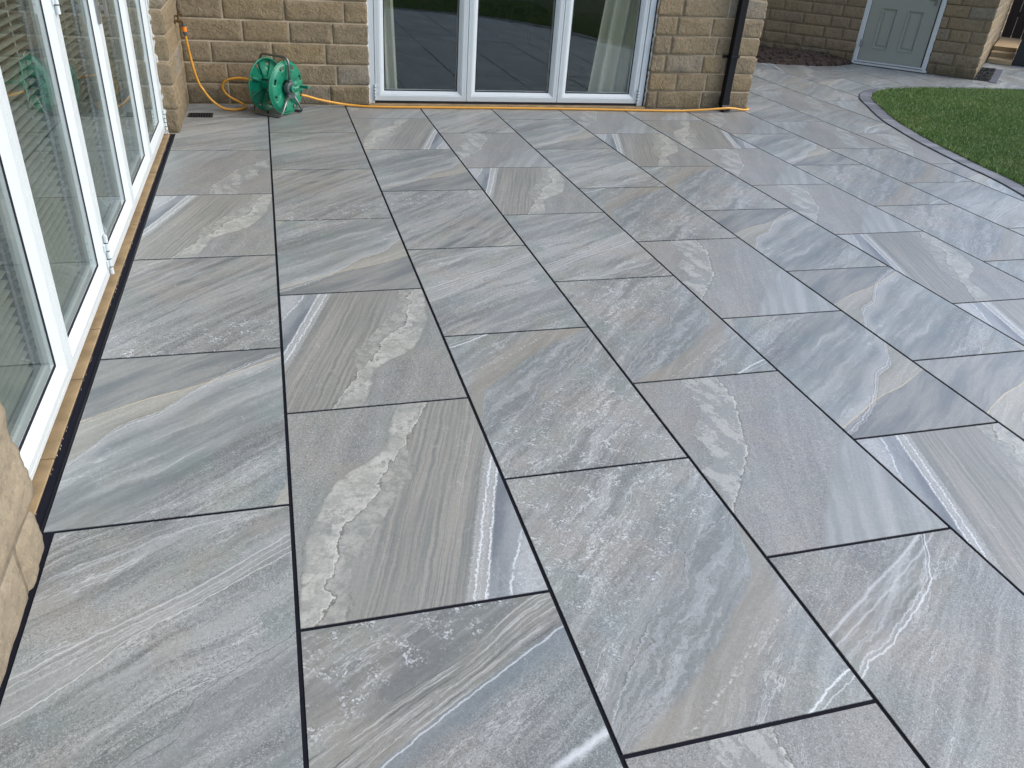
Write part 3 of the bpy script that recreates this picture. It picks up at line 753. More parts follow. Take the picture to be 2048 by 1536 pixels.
attach(mb.build('roof', simple('grey_roof_tile', (.12, .11, .10), .8)), house)
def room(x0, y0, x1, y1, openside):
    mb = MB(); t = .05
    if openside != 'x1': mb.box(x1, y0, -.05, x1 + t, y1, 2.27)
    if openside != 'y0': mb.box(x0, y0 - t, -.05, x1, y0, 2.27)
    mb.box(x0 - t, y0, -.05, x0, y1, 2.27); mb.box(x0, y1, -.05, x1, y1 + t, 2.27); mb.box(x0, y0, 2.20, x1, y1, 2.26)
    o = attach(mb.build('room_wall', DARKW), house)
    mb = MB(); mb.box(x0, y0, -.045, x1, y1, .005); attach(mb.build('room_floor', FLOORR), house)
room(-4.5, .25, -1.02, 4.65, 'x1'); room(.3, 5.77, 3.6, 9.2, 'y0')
mb = MB(); mb.box(-1.02, .365, -.05, -.74, 4.52, .004); mb.box(.79, 5.53, -.05, 3.245, 5.78, .003)
attach(mb.build('inner_threshold', simple('inner_sill', (.10, .10, .10), .6)), house)

# ------------------------------------------------------------------ folding glass doors
SASH = [(0.002, -.062), (0.0, -.002), (.002, 0.0), (.016, 0.0), (.0175, -.0018), (.019, 0.0), (.040, 0.0), (.044, -.0035), (.048, -.0035), (.074, -.020), (.0745, -.0235), (.0835, -.0235), (.0835, -.058), (0.002, -.062)]
SMAT = [0, 0, 0, 0, 0, 0, 0, 0, 0, 1, 1, 0, 0]
def hinge(T, s, z0, z1, parent, n=5, rad=.0085):
    mb = MB(); h = (z1 - z0) / n
    for k in range(n):
        a, b = z0 + k * h + .0022, z0 + (k + 1) * h - .0022
        mb.tube([T(s, .0085, a), T(s, .0085, b)], rad, 14, 0, smooth=0)
        mb.box(s - .030 if k % 2 else s, .0005, a, s + .001 if k % 2 else s + .030, .005, b, 0, T=T)
        if k: mb.tube([T(s, .0085, a - .0046), T(s, .0085, a + .0002)], rad * .96, 12, 1, smooth=0, caps=False)  # black sleeve paints the shaded gap between two knuckles
    o = mb.build('hinge', [UPVC, BLACK]); o.parent = parent
    return o
def folding_door(T, bounds, z0, z1, jambs, hinges, handle, sill_box, name_label):
    mb = MB()
    a, b = bounds[0], bounds[-1]
    mb.box(a - jambs[0], -.065, z0 - .02, a - .003, .004, z1 + .045, 0, T=T); mb.box(b + .003, -.065, z0 - .02, b + jambs[1], .004, z1 + .045, 0, T=T)
    mb.box(a - .0028, -.0648, z1 + .003, b + .0028, .004, z1 + .0448, 0, T=T)
    mb.box(a - .0028, -.0645, z0 - .022, b + .0028, -.012, z0 - .004, 1, T=T)
    fr = attach(mb.build('folding_door', [UPVC, BLACK], bevel=.0025), house)
    fr['label'] = name_label
    for i in range(len(bounds) - 1):
        m2 = MB(); rect_ring(m2, T, bounds[i] + .0018, bounds[i + 1] - .0018, z0, z1, SASH, SMAT)
        m2.build('sash', [UPVC, BLACK], fr, merge=True)
        m3 = MB(); m3.box(bounds[i] + .081, -.048, z0 + .078, bounds[i + 1] - .080, -.024, z1 - .078, 0, T=T)
        m3.build('glass_pane', GLASS, fr)
    for s, za, zb in hinges: hinge(T, s, za, zb, fr)
    if handle:
        s, z = handle; m4 = MB()
        m4.box(s - .014, .0005, z, s + .014, .010, z + .22, 0, T=T); m4.box(s - .010, .010, z + .055, s + .010, .030, z + .075, 0, T=T)
        m4.box(s - .009, .030, z + .03, s + .009, .044, z + .17, 0, T=T)
        m4.build('handle', CHROME, fr, bevel=.003)
    return fr
XL = -.660
TL = lambda s, d, z: Vector((XL + d, s, z))
BL = [.412, 1.214, 2.03, 2.84, 3.65, 4.445]
folding_door(TL, BL, .030, 2.06, (.05, .055),
             [(2.03, .035, .205), (2.03, 1.01, 1.17), (4.448, .035, .165), (3.62, 1.01, 1.17)], (2.805, .885), None,
             'white five panel folding door along the left side')
YR = 5.45
TR = lambda s, d, z: Vector((s, YR - d, z))
BR = [.848, 1.607, 2.412, 3.165]
folding_door(TR, BR, .036, 2.06, (.055, .055), [(.846, .04, .165), (3.167, .04, .165)], None, None,
             'white three panel folding door in the rear wall')
# mastic lines between frames and stone
mb = MB()
mb.tube([(-.655 + .006 * math.sin(k * 1.7), 4.502 + .004 * math.sin(k * 2.3), .0 + k * .03) for k in range(70)], .010, 6, smooth=0)
attach(mb.build('mastic_seal', simple('white_mastic', (.58, .58, .56), .6)), house); mb = MB()
mb.tube([(.793 + .004 * math.sin(k * 1.9), 5.436 + .003 * math.sin(k * 2.1), .0 + k * .03) for k in range(70)], .009, 6, smooth=0)
attach(mb.build('mastic_seal', bpy.data.materials['white_mastic']), house); mb = MB()
mb.tube([(3.238 + .004 * math.sin(k * 2.9), 5.436 + .003 * math.sin(k * 2.1), .0 + k * .03) for k in range(70)], .009, 6, smooth=0)
attach(mb.build('mastic_seal', bpy.data.materials['white_mastic']), house)
# sills
mb = MB(); y = .37; q = random.Random(4)
while y < 4.49:
    L = q.uniform(.35, .6); mb.box(-.725, y, -.04, -.6385, min(y + L, 4.49) - .004, q.uniform(.002, .005)); y += L
attach(mb.build('sill', SILL, bevel=.003), house)
mb = MB(); mb.box(.80, 5.398, -.03, 3.235, 5.53, .014)
attach(mb.build('sill', SILL, bevel=.004), house)

# venetian blinds inside the left doors
def blind(y0, y1, tilt, label):
    t = empty('venetian_blind', (-.765, (y0 + y1) / 2, 2.12)); tag(t, label, 'blind', 'venetian blinds behind the left folding doors')
    mb = MB(); n = 68; hy = (y1 - y0) / 2
    for k in range(n):
        z = -2.02 + k * .0295
        c, s2 = math.cos(tilt) * .0185, math.sin(tilt) * .0185; rows = []
        for yy in (-hy, hy):
            rows.append([(-c, yy, z - s2), (-c * .4, yy, z - s2 * .4 + .0042), (c * .4, yy, z + s2 * .4 + .0042), (c, yy, z + s2)])
        mb.grid(rows)
    mb.build('slats', SLAT, t, smooth=True)
    mb = MB()
    for yy in (-hy + .10, 0, hy - .10): mb.box(-.0012, yy - .006, -2.04, .0008, yy + .006, 0)
    mb.build('ladder_tape', simple('blind_tape', (.5, .5, .47), .8), t)
    mb = MB(); mb.box(-.02, -hy, -.03, .02, hy, 0); mb.build('headrail', SLAT, t)
    mb = MB(); mb.box(-.014, -hy, -2.075, .014, hy, -2.05); mb.build('bottom_rail', SLAT, t)
names = ['beside the rough stone pier', 'second from the near stone pier', 'left of the steel handle', 'second from the rear corner', 'next to the tap wall']
for i in range(5):
    blind(BL[i] + .07, BL[i + 1] - .07, R(0), 'pale slatted blind behind the left glass doors, ' + names[i])

# curtains inside the rear doors
def curtain(x0, x1, ybase, label, amp, waves, lean):
    mb = MB(); rows = []; n = 90
    for z in [k * .07 for k in range(31)]:
        row = []
        for k in range(n + 1):
            a = k / n; row.append((x0 + (x1 - x0) * a + lean * z, ybase + amp * math.sin(a * waves * 6.283 + .3 * math.sin(z * 2)), z + .02))
        rows.append(row)
    mb.grid(rows)
    o = mb.build('curtain', CURT, smooth=True); m = o.modifiers.new('thick', 'SOLIDIFY'); m.thickness = .003
    tag(o, label, 'curtain', 'curtains behind the rear glass doors'); return o
curtain(.84, 1.05, 5.585, 'grey green curtain hanging behind the pane nearest the hose reel', .022, 3, -.045)
curtain(2.74, 3.22, 5.60, 'wide folded grey curtain behind the pane next to the drainpipe', .03, 4, .10)

# ------------------------------------------------------------------ threshold drain
dr = empty('threshold_drain', (-.625, .4, 0)); tag(dr, 'long black channel drain with open ribs below the left doors', 'drain')
mb = MB(); mb.box(-.0125, 0, -.045, -.010, 4.10, -.001); mb.box(.013, 0, -.045, .0185, 4.10, .0); mb.box(-.010, 0, -.045, .013, 4.1, -.036)
mb.build('channel', BLKPL, dr)
mb = MB(); q = random.Random(2)
k = 0
while k * .030 < 4.08:
    y = k * .030; mb.box(-.0098, y, -.016, .0128, y + .0035, -.0035); k += 1
mb.box(.001, 0, -.020, .0035, 4.09, -.0062)
mb.build('rib_grating', simple('drain_black', (.022, .023, .026), .45, **{'Specular IOR Level': .5}), dr)
mb = MB(); q = random.Random(8)
for i in range(60):
    y = q.uniform(.05, 4.05); x = q.uniform(-.013, -.009); w = q.uniform(.0012, .0032)
    mb.box(x, y, -.004, x + w * .7, y + w * 1.6, -.0005 + q.uniform(0, .002), T=lambda a, b, c: (a, b, c))
tag(mb.build('mortar_crumbs', MORTAR), None, None); bpy.data.objects['mortar_crumbs'].location = (-.625, .4, .001)
tag(bpy.data.objects['mortar_crumbs'], 'pale mortar crumbs dropped along the edge of the black drain', 'debris', kind='stuff')

# small square drain cover by the tap
dc = empty('drain_cover', (-.475, 5.045, 0)); tag(dc, 'small black slotted drain grate in the corner under the tap', 'drain cover')
mb = MB(); rect_ring(mb, lambda s, d, z: Vector((s, z, d)), -.085, .085, -.06, .06, [(0, -.01), (0, .004), (.008, .004), (.008, -.01)], [0, 0, 0]); mb.build('frame', BLKPL, dc, merge=True)
mb = MB(); mb.box(-.076, -.051, .0008, .076, .051, .0012, 0)  # near-black sheet stands in for the shaded hollow below the bars
mb.build('sump_shade_sheet', simple('drain_void_shade', (.003, .003, .003), .9), dc)
mb = MB()
for k in range(9): mb.box(-.0745 + k * .0175, -.051, .0013, -.0675 + k * .0175, .051, .0038)
mb.box(-.076, -.004, .0014, .076, .004, .0034); mb.build('grating', BLKPL, dc)

# ------------------------------------------------------------------ tap and hoses
tap = empty('garden_tap', (-.575, 5.17, .615)); tag(tap, 'small tarnished brass garden tap on the left stone wall', 'tap')
mb = MB(); mb.tube([(-.012, 0, 0), (.045, 0, 0), (.052, 0, -.004), (.054, 0, -.022)], [.009] * 30, 12, smooth=5)
mb.tube([(-.004, 0, 0), (.004, 0, 0)], .021, 16, smooth=0); mb.tube([(.026, 0, .0), (.026, 0, .028)], .009, 12, smooth=0); mb.tube([(.014, 0, 0), (.022, 0, 0)], .0125, 6, smooth=0)
mb.build('tap_body', BRASS, tap, smooth=False)
mb = MB(); mb.tube([(.026, 0, .028), (.026, 0, .036)], .012, 8, smooth=0); mb.tube([(.0, 0, .030), (.052, 0, .046)], .0045, 8, smooth=0); mb.tube([(.026, 0, .033), (.040, -.006, .068)], .005, 8, smooth=0)
mb.build('tap_handle', BRASS, tap)
hz = .010
h1 = empty('tap_hose', (-.521, 5.17, .59)); tag(h1, 'yellow hose hanging from the tap and curling on the slabs to the reel', 'hose')
def rel(pts, o): return [tuple(Vector(p) - o.location) for p in pts]
mb = MB(); mb.tube(rel([(-.518, 5.172, .525), (-.512, 5.18, .45), (-.505, 5.195, .37), (-.492, 5.20, .28), (-.472, 5.205, .195), (-.44, 5.205, .135), (-.405, 5.205, .083), (-.36, 5.20, .042), (-.31, 5.195, .016),
     (-.25, 5.195, hz), (-.20, 5.215, hz), (-.165, 5.265, hz + .002), (-.172, 5.325, .016), (-.215, 5.36, .035), (-.265, 5.37, .060), (-.302, 5.372, .092), (-.318, 5.37, .128),
     (-.312, 5.368, .160), (-.285, 5.362, .186), (-.24, 5.352, .202), (-.18, 5.34, .209), (-.12, 5.31, .205), (-.07, 5.27, .198), (-.035, 5.235, .194)], h1), .0092, 12, smooth=6)
mb.build('hose_tube', HOSEM, h1, smooth=True)
mb = MB(); mb.tube(rel([(-.521, 5.17, .600), (-.520, 5.17, .580)], h1), .0125, 16, m=1, smooth=0)
mb.tube(rel([(-.520, 5.17, .580), (-.5185, 5.171, .548)], h1), .0165, 16, m=0, smooth=0)
mb.tube(rel([(-.5185, 5.171, .548), (-.518, 5.172, .535), (-.5175, 5.172, .520)], h1), [.0145, .0145, .0105], 16, m=1, smooth=0)
mb.build('connector', [ORANGE, GREYP], h1, bevel=.0015)
h2 = empty('long_hose', (2.1, 5.33, 0)); tag(h2, 'long straight yellow hose lying below the rear doors to the drainpipe', 'hose')
mb = MB(); mb.tube(rel([(.17, 5.21, .135), (.235, 5.235, .118), (.30, 5.262, .100), (.38, 5.295, .072), (.47, 5.325, .048), (.56, 5.352, .028), (.66, 5.362, .014), (.78, 5.345, hz), (1.0, 5.333, hz), (1.5, 5.335, hz), (2.1, 5.333, hz), (2.6, 5.325, hz), (3.0, 5.308, hz), (3.3, 5.295, hz),
     (3.55, 5.29, .012), (3.75, 5.287, .022), (3.90, 5.285, .033), (4.0, 5.292, .038), (4.08, 5.318, .030), (4.16, 5.345, .016), (4.22, 5.362, hz), (4.262, 5.385, hz), (4.283, 5.42, hz), (4.28, 5.47, hz), (4.275, 5.60, hz), (4.28, 5.8, hz)], h2), .0094, 12, smooth=6)
mb.build('hose_tube', HOSEM, h2, smooth=True)

# ------------------------------------------------------------------ hose reel: local x = axle (towards the viewer's right)
reel = empty('hose_reel', (.075, 5.135, 0), R(-41)); tag(reel, 'empty green hose reel on a grey tube stand against the stone wall', 'hose reel')
ZC = .196
def disc(x, side, name):
    mb = MB(); seg = 72; out = side
    rings = [(.050, .0), (.070, .012 * out), (.112, .018 * out), (.146, .012 * out), (.160, -.002 * out), (.168, -.004 * out), (.168, -.012 * out), (.160, -.010 * out)]
    hole_r, hole_w = (.126, .148), .20
    rows = []
    rr_ = [r_ * 1.09 for r_ in (.050, .062, .074, .090, .104, .116, .126, .137, .148, .157, .164, .170)]
    def off(r_):
        r_ = r_ / 1.09
        if r_ < .062: return 0.
        if r_ < .126: return .014 * math.sin((r_ - .062) / .064 * math.pi / 2)
        if r_ < .150: return .014
        return .014 - (r_ - .150) / .020 * .020
    for k in range(seg):
        a = 2 * math.pi * k / seg; row = []
        for r_ in rr_:
            o_ = off(r_)
            ph = (a * 8 / (2 * math.pi)) % 1
            if .084 < r_ < .120 and .28 < ph < .72: o_ -= .010 * math.sin((ph - .28) / .44 * math.pi)
            row.append((x + out * o_, r_ * math.cos(a), ZC + r_ * math.sin(a)))
        rows.append(row)
    i = len(mb.v); n = len(rr_)
    for r_ in rows: mb.v += r_
    for k in range(seg):
        ph = ((k + .5) / seg * 8) % 1
        for b in range(n - 1):
            if b in (6, 7) and .30 < ph < .70 : continue
            k2 = (k + 1) % seg
            mb.f.append((i + k * n + b, i + k2 * n + b, i + k2 * n + b + 1, i + k * n + b + 1)); mb.m.append(0); mb.t.append(.5)
    # rolled rim
    rim = [(x + out * (-.006), .185 * math.cos(2 * math.pi * k / seg), ZC + .185 * math.sin(2 * math.pi * k / seg)) for k in range(seg + 1)]
    mb.tube(rim, .0045, 8, smooth=0, caps=False)
    o = mb.build(name, GREENP, reel, smooth=True)
    m = o.modifiers.new('thick', 'SOLIDIFY'); m.thickness = .0035; m.offset = 0
    return o
dR = disc(.098, 1, 'side_disc'); dL = disc(-.098, -1, 'side_disc')
mb = MB()
for sx, s2, dd in ((-.098, 1, dL), (.098, -1, dR)):   # stiffening ribs on the inner faces
    mb = MB()
    for k in range(8):
        a = 2 * math.pi * (k + .5) / 8
        T_ = lambda r_, t_, x_: (sx + s2 * x_, r_ * math.cos(a) - t_ * math.sin(a), ZC + r_ * math.sin(a) + t_ * math.cos(a))
        mb.box(.055, -.0015, -.006, .172, .0015, .010, T=T_)
    mb.build('ribs', GREENP, dd)
mb = MB(); prof = []
for k in range(5):
    a0 = 2 * math.pi * k / 5
    row = []
    for aa in [a0 + .12 * j for j in range(9)]:
        row.append(aa)
    mb.grid([[(xx, .058 * math.cos(q_), ZC + .058 * math.sin(q_)) for q_ in row] for xx in (-.098, .098)])
    mb.grid([[(xx, rr * math.cos(row[-1]), ZC + rr * math.sin(row[-1])) for rr in (.058, .046)] for xx in (-.098, .098)])
mb.tube([(-.12, 0, ZC), (.12, 0, ZC)], .016, 20, smooth=0)
o = mb.build('drum', GREENP, reel); m = o.modifiers.new('t', 'SOLIDIFY'); m.thickness = .003
def arc_pts(pts, rad=.035, k=6):
    """polyline with rounded corners"""
    P = [Vector(p) for p in pts]; out = [P[0]]
    for i in range(1, len(P) - 1):
        a = (P[i - 1] - P[i]).normalized(); b = (P[i + 1] - P[i]).normalized()
        p0 = P[i] + a * rad; p1 = P[i] + b * rad
        for j in range(k + 1):
            t = j / k; out.append((1 - t) ** 2 * p0 + 2 * t * (1 - t) * P[i] + t * t * p1)
    out.append(P[-1]); return out
TR_ = .0085
mb = MB(); mb.tube(arc_pts([(-.132, 0, ZC + .03), (-.132, 0, ZC + .215), (.132, 0, ZC + .215), (.132, 0, ZC + .03)], .05), TR_, 12, smooth=0)
mb.build('carry_handle', STEEL, reel, smooth=True)
mb = MB(); mb.tube(arc_pts([(-.132, -.02, ZC - .04), (-.135, -.13, .0095), (.135, -.13, .0095), (.132, -.02, ZC - .04)], .045), TR_, 12, smooth=0)
mb.build('foot_frame', STEEL, reel, smooth=True)
mb = MB(); mb.tube(arc_pts([(-.132, .02, ZC - .04), (-.135, .13, .0095), (.135, .13, .0095), (.132, .02, ZC - .04)], .045), TR_, 12, smooth=0)
mb.build('foot_frame', STEEL, reel, smooth=True)
for sx in (1, -1):
    mb = MB()
    mb.lathe([(0, sx * .147), (.040, sx * .147), (.046, sx * .141), (.048, sx * .112), (0, sx * .112)], 32, T=lambda a, b, c: (a, b, c + ZC))
    mb.box(sx * .122, -.015, .035, sx * .143, .015, .062, T=lambda a, b, c: (a, b, c + ZC))
    mb.box(sx * .122, -.036, -.068, sx * .143, .036, -.036, T=lambda a, b, c: (a, b, c + ZC))
    mb.build('hub', GREYP, reel, bevel=.003)
mb = MB(); ca, sa = math.cos(R(8)), math.sin(R(8))
Tc = lambda a, b, c: (a, b * ca - c * sa, b * sa + c * ca + ZC)
mb.tube([Tc(.147, 0, 0), Tc(.168, 0, 0)], .026, 20, smooth=0)
mb.tube([Tc(.158, 0, 0), Tc(.166, .05, 0)], .016, 14, smooth=0)
mb.box(.151, -.012, -.016, .170, .085, .016, T=Tc)
cr = mb.build('crank_arm', GREENP, reel, bevel=.005)
mb = MB(); mb.tube([Tc(.160, .075, 0), Tc(.20, .078, 0), Tc(.24, .080, 0)], [.0095, .0115, .0125], 14, smooth=0)
mb.build('crank_grip', GREENP, cr, bevel=.002)

# ------------------------------------------------------------------ drainpipe
dp = empty('drainpipe', (3.995, 5.375, 0)); tag(dp, 'square black drainpipe on the stone pier right of the rear doors', 'drainpipe')
mb = MB(); mb.box(-.033, -.035, .055, .033, .029, 5.2); mb.build('pipe', BLKPL, dp, bevel=.004)
mb = MB(); mb.grid([[(-.036, -.038, .11), (.036, -.038, .11), (.036, .031, .11), (-.036, .031, .11)], [(-.036, -.038, .055), (.036, -.038, .055), (.036, .031, .055), (-.036, .031, .055)],
                    [(-.036, -.085, .006), (.036, -.085, .006), (.036, -.030, .003), (-.036, -.030, .003)]], closed=True)
mb.f.append((8, 9, 10, 11)); mb.m.append(0); mb.t.append(.5); mb.build('shoe', BLKPL, dp)
mb = MB(); mb.box(-.037, -.039, .445, .037, .038, .470); mb.box(-.082, .020, .447, .082, .036, .468)
mb.tube([(-.066, .015, .4575), (-.066, .022, .4575)], .006, 8, smooth=0)
mb.build('bracket', BLKPL, dp, bevel=.002)
mb = MB(); mb.box(-.037, -.039, 2.1, .037, .038, 2.125); mb.build('bracket', BLKPL, dp, bevel=.002)

# ------------------------------------------------------------------ outbuilding at 45 degrees
GC = Vector((8.573, 7.268)); ga = Vector((-.7071, .7071)); gn = Vector((-.7071, -.7071)); gb = Vector((.732, .681)); gbn = Vector((.681, -.732))
def GP(s): p = GC + ga * s; return (p.x, p.y)
TG = lambda s, d, z: Vector((GC.x + ga.x * s + gn.x * d, GC.y + ga.y * s + gn.y * d, z))
gar = empty('outbuilding', (GC.x, GC.y, 0)); tag(gar, 'angled stone outbuilding with a grey door behind the curved lawn', 'building')
ZG = [-.007 + .137 * k for k in range(17)]
def back(s): p = GC + ga * s - gn * .12; return (p.x, p.y)
GS = [.30, .36, .40, .44, .46, .24]
attach(wallpart([GP(6.0) + (0,), GP(1.49) + (0,), back(1.49) + (0,)], ZG, GS, 31, mats=[STONE_OLD, MORTAR_DARK], amp=.006, step=.03, rec=.005, e0=-.006), gar)
e_ = GC + gb * 6.2
attach(wallpart([back(.56) + (0,), GP(.56) + (0,), (GC.x, GC.y, 0), (e_.x, e_.y, 0)], ZG, GS, 33, mats=[STONE_OLD, MORTAR_DARK], amp=.008, step=.03, rec=.005, e0=-.006), gar)
mb = MB()
mb.box(1.51, -.35, -.1, 6.0, -.02, 2.2, T=TG); mb.box(.03, -.35, -.1, .54, -.02, 2.2, T=TG); mb.box(.02, -.35, 2.09, 6.0, -.004, 2.2, T=TG)
TS = lambda a, b, z: Vector((GC.x + gb.x * a + gbn.x * b, GC.y + gb.y * a + gbn.y * b, z))
mb.box(.1, -.33, -.1, 6.18, -.02, 2.2, T=TS); mb.box(.54, -.6, -.1, 1.51, -.40, 2.2, T=TG)
attach(mb.build('wall_core', MORTAR_DARK), gar)
mb = MB(); mb.box(-.12, -6.2, 2.201, 6.0, .10, 2.34, T=TG); attach(mb.build('unseen_upper_wall', RENDER), gar)  # unseen top, kept low so it takes less light from the paving
# door
mb = MB(); prof = [(0, -.07), (0, .005), (.05, .005), (.058, -.004), (.058, -.07)]
rect_ring(mb, TG, .565, 1.485, .0, 2.08, prof, [0] * 4); gd = attach(mb.build('door', UPVC, merge=True), gar); gd['label'] = 'sage grey two panel door in a white frame'
gd.name = 'door_frame'
mb = MB(); mb.box(.548, -.03, .009, 1.502, .050, .032, T=TG); mb.box(.60, .004, .022, 1.45, .018, .034, T=TG); mb.build('threshold', UPVC, gd, bevel=.004)
mb = MB(); mb.box(.56, -.05, -.01, 1.49, .030, .0085, T=TG); mb.box(.60, .0185, .0325, 1.45, .022, .038, T=TG); mb.build('threshold_gap_shade', BLACK, gd)  # black boxes stand in for the shaded gaps around the threshold
# leaf with two raised mouldings
def leaf():
    mb = MB(); s0, s1, z0, z1 = .638, 1.420, .060, 2.02
    panels = [(.778, .968), (1.090, 1.280)]; zz = (.215, .70); zz2 = (.86, 1.80)
    ss_ = [s0, .778, .968, 1.090, 1.280, s1]; zs = [z0, zz[0], zz[1], zz2[0], zz2[1], z1]
    D = -.012
    for i in range(5):
        for j in range(5):
            if i in (1, 3) and j in (1, 3):
                a, b, c, d = ss_[i], ss_[i + 1], zs[j], zs[j + 1]
                rows = []
                for ins, dd in ((0, D), (.004, D + .009), (.012, D + .006), (.020, D - .010), (.032, D - .010), (.046, D - .002)):
                    rows.append([TG(a + ins, dd, c + ins), TG(b - ins, dd, c + ins), TG(b - ins, dd, d - ins), TG(a + ins, dd, d - ins)])
                for k in range(5): mb.grid(rows[k:k + 2], 0, .5, True)
                mb.quad(*rows[-1])
            else:
                mb.quad(TG(ss_[i], D, zs[j]), TG(ss_[i + 1], D, zs[j]), TG(ss_[i + 1], D, zs[j + 1]), TG(ss_[i], D, zs[j + 1]))
    mb.box(s0, -.055, z0, s1, D - .012, z1, T=TG)
    for a, b, c, d in ((s0, s0, z0, z1), (s1, s1, z0, z1)): mb.quad(TG(a, D, c), TG(a, D - .03, c), TG(a, D - .03, d), TG(a, D, d))
    return mb.build('door_leaf', DOORG, gd)
lf = leaf()
mb = MB(); mb.box(.640, -.011, .040, 1.418, .010, .058, T=TG); mb.build('weather_bar', UPVC, gd, bevel=.003)
mb = MB(); mb.box(.612, -.06, .03, .636, -.02, 2.03, T=TG); mb.box(1.422, -.06, .03, 1.432, -.02, 2.03, T=TG); mb.build('seal', BLACK, gd)
mb = MB(); mb.tube([TG(1.428, .008, .215), TG(1.428, .008, .305)], .010, 12, smooth=0); mb.box(1.400, -.010, .225, 1.428, -.004, .295, T=TG); mb.build('hinge', simple('grey_hinge', (.25, .26, .27), .4, Metallic=.6), gd)
mb = MB(); mb.box(.667, -.011, .78, .697, .0, 1.03, T=TG); mb.tube([TG(.682, -.002, .93), TG(.682, .035, .93), TG(.70, .04, .93), TG(.79, .04, .93)], .009, 10, smooth=0)
mb.box(.70, -.011, .83, .76, -.008, .845, T=TG)
mb.build('handle', simple('dull_grey_handle', (.16, .17, .15), .45, Metallic=.3), lf)

# ------------------------------------------------------------------ soil bed beside the outbuilding door
def soil_h(x, y):
    n = mnoise.fractal(Vector((x * 3, y * 3, 1)), .8, 2.2, 5); m = math.exp(-((x - 6.85) ** 2 / .25 + (y - 8.45) ** 2 / .12))
    return .028 + .030 * n + .085 * m + .06 * math.exp(-((x - 6.2) ** 2 / .3 + (y - 9.0) ** 2 / .2))
front = [(5.3, 8.55), (5.9, 8.20), (6.25, 8.07), (6.55, 8.02), (6.9, 8.02), (7.2, 8.09), (7.45, 8.24), (7.56, 8.30)]
rows = []
for k in range(26):
    a = k / 25; row = []
    for j in range(90):
        t = j / 89 * (len(front) - 1); i = min(int(t), len(front) - 2); q = t - i
        fx, fy = front[i][0] * (1 - q) + front[i + 1][0] * q, front[i][1] * (1 - q) + front[i + 1][1] * q
        sw = ((fx - GC.x) * ga.x + (fy - GC.y) * ga.y); w = GC + ga * max(1.5, sw + 0.2) - gn * .02
        x, y = fx + (w.x - fx) * a, fy + (w.y - fy) * a
        z = soil_h(x, y) * min(1, a * 4.5 + .05) + .003 if a > 0 else .002
        row.append((x, y, max(z, .004) if a > 0 else -.01))
    rows.append(row)
mb = MB(); mb.grid(rows); tag(mb.build('soil', SOIL, smooth=True), kind='structure')
mb = MB(); q = random.Random(14)
for i in range(260):
    j = q.random() * (len(front) - 1.001); ii = int(j); f = j - ii
    fx, fy = front[ii][0] * (1 - f) + front[ii + 1][0] * f, front[ii][1] * (1 - f) + front[ii + 1][1] * f
    d = abs(q.gauss(.0, .28)); x, y = fx + d * .7, fy + d * .7
    r_ = q.uniform(.008, .030); z = soil_h(x, y) * min(1, d * 4)
    pts = []
    for la in range(5):
        th = math.pi * la / 4; pts.append([(x + r_ * math.sin(th) * math.cos(2 * math.pi * m / 6) * q.uniform(.8, 1.2), y + r_ * math.sin(th) * math.sin(2 * math.pi * m / 6) * q.uniform(.8, 1.2), z + r_ * .6 * math.cos(th) + r_ * .3) for m in range(6)])
    mb.grid(pts, 0, .5, True)
tag(mb.build('soil_clods', SOIL), 'lumps of dark soil heaped against the outbuilding wall', 'soil', kind='stuff')

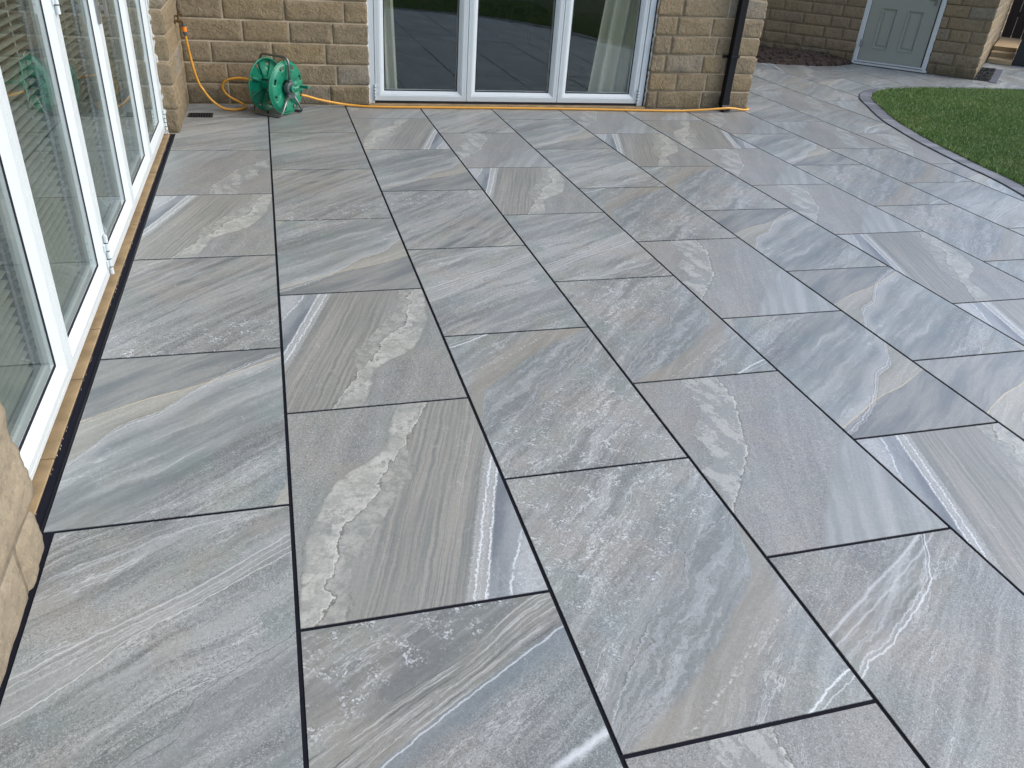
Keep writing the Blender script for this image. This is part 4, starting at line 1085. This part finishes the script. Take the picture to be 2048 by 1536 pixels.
# ------------------------------------------------------------------ slate strip, border, steps, bin, fence
mb = MB(); mb.box(.02, .005, .001, 1.42, .185, .006, T=TS); tag(mb.build('slate_bed', CHIP), kind='structure')
mb = MB(); mb.box(-.02, .187, -.01, .60, .275, .0075, T=TS); mb.box(.605, .187, -.01, 1.50, .275, .0075, T=TS); mb.box(1.425, .01, -.01, 1.5, .185, .0073, T=TS)
tag(mb.build('border_strip', SLATEB, bevel=.002), kind='structure')
mb = MB(); q = random.Random(6)
for i in range(520):
    a, b = q.uniform(.03, 1.40), q.uniform(.01, .18); r_ = q.uniform(.008, .02); an = q.uniform(0, 3.1); z = .006 + q.uniform(0, .008)
    cc, s3 = math.cos(an) * r_, math.sin(an) * r_
    P4 = [(a - cc, b - s3), (a + s3 * .6, b - cc * .6), (a + cc, b + s3), (a - s3 * .6, b + cc * .6)]
    i0 = len(mb.v); mb.grid([[TS(x, y, z) for x, y in P4], [TS(x, y, z + r_ * q.uniform(.2, .6)) for x, y in P4]], 0, q.random(), True)
    mb.f.append((i0 + 4, i0 + 5, i0 + 6, i0 + 7)); mb.m.append(0); mb.t.append(.5)
tag(mb.build('slate_chippings', CHIP), 'dark slate chippings in the narrow strip along the outbuilding', 'chippings', kind='stuff')
st_ = empty('garden_steps', tuple(TS(2.2, .18, 0))); tag(st_, 'shallow tan stone steps between the outbuilding and the dark bin', 'steps')
for k in range(3):
    mb = MB(); mb.box(2.18 + k * .30, .02, .002 + k * .062, 2.18 + k * .30 + (.299 if k < 2 else 2.2), (.335 if k < 2 else .335), .062 + k * .062, T=TS)
    o = mb.build('step', STEPM, bevel=.006); attach(o, st_)
mb = MB(); bx, by = 2.56, .63
rows = []
for z, w in ((.003, .29), (.05, .29), (.50, .262), (.512, .275), (.54, .275), (.55, .25)):
    rows.append([TS(bx + a * w, by + b * w, z) for a, b in ((-1, -1), (1, -1), (1, 1), (-1, 1))])
BINROOT = empty('garden_bin', tuple(TS(bx, by, 0))); tag(BINROOT, 'dark tapered garden bin standing in front of the tan steps', 'bin')
mb.grid(rows[:4], 0, .5, True); attach(mb.build('bin_body', BINM, bevel=.01), BINROOT)
mb = MB(); i0 = 0; mb.grid(rows[3:], 0, .5, True); mb.f.append((8, 9, 10, 11)); mb.m.append(0); mb.t.append(.5); attach(mb.build('lid', BINM, bevel=.008), BINROOT)
fn = empty('garden_fence', tuple(TS(4.6, 1, .18))); tag(fn, 'dark brown board fence with a lighter post behind the bin', 'fence')
mb = MB()
for k in range(14): mb.box(4.6, .02 + k * .15, .17, 4.62, .02 + k * .15 + .144, 2.3, T=TS)
mb.box(4.621, .02, .5, 4.66, 2.1, .58, T=TS); attach(mb.build('board_panel', FENCEM), fn)
mb = MB(); mb.box(4.50, .56, .17, 4.595, .66, 2.4, T=TS); attach(mb.build('post', POSTM, bevel=.004), fn)
mb = MB(); mb.box(4.50, 1.86, .17, 4.595, 1.96, 2.4, T=TS); attach(mb.build('post', POSTM, bevel=.004), fn)
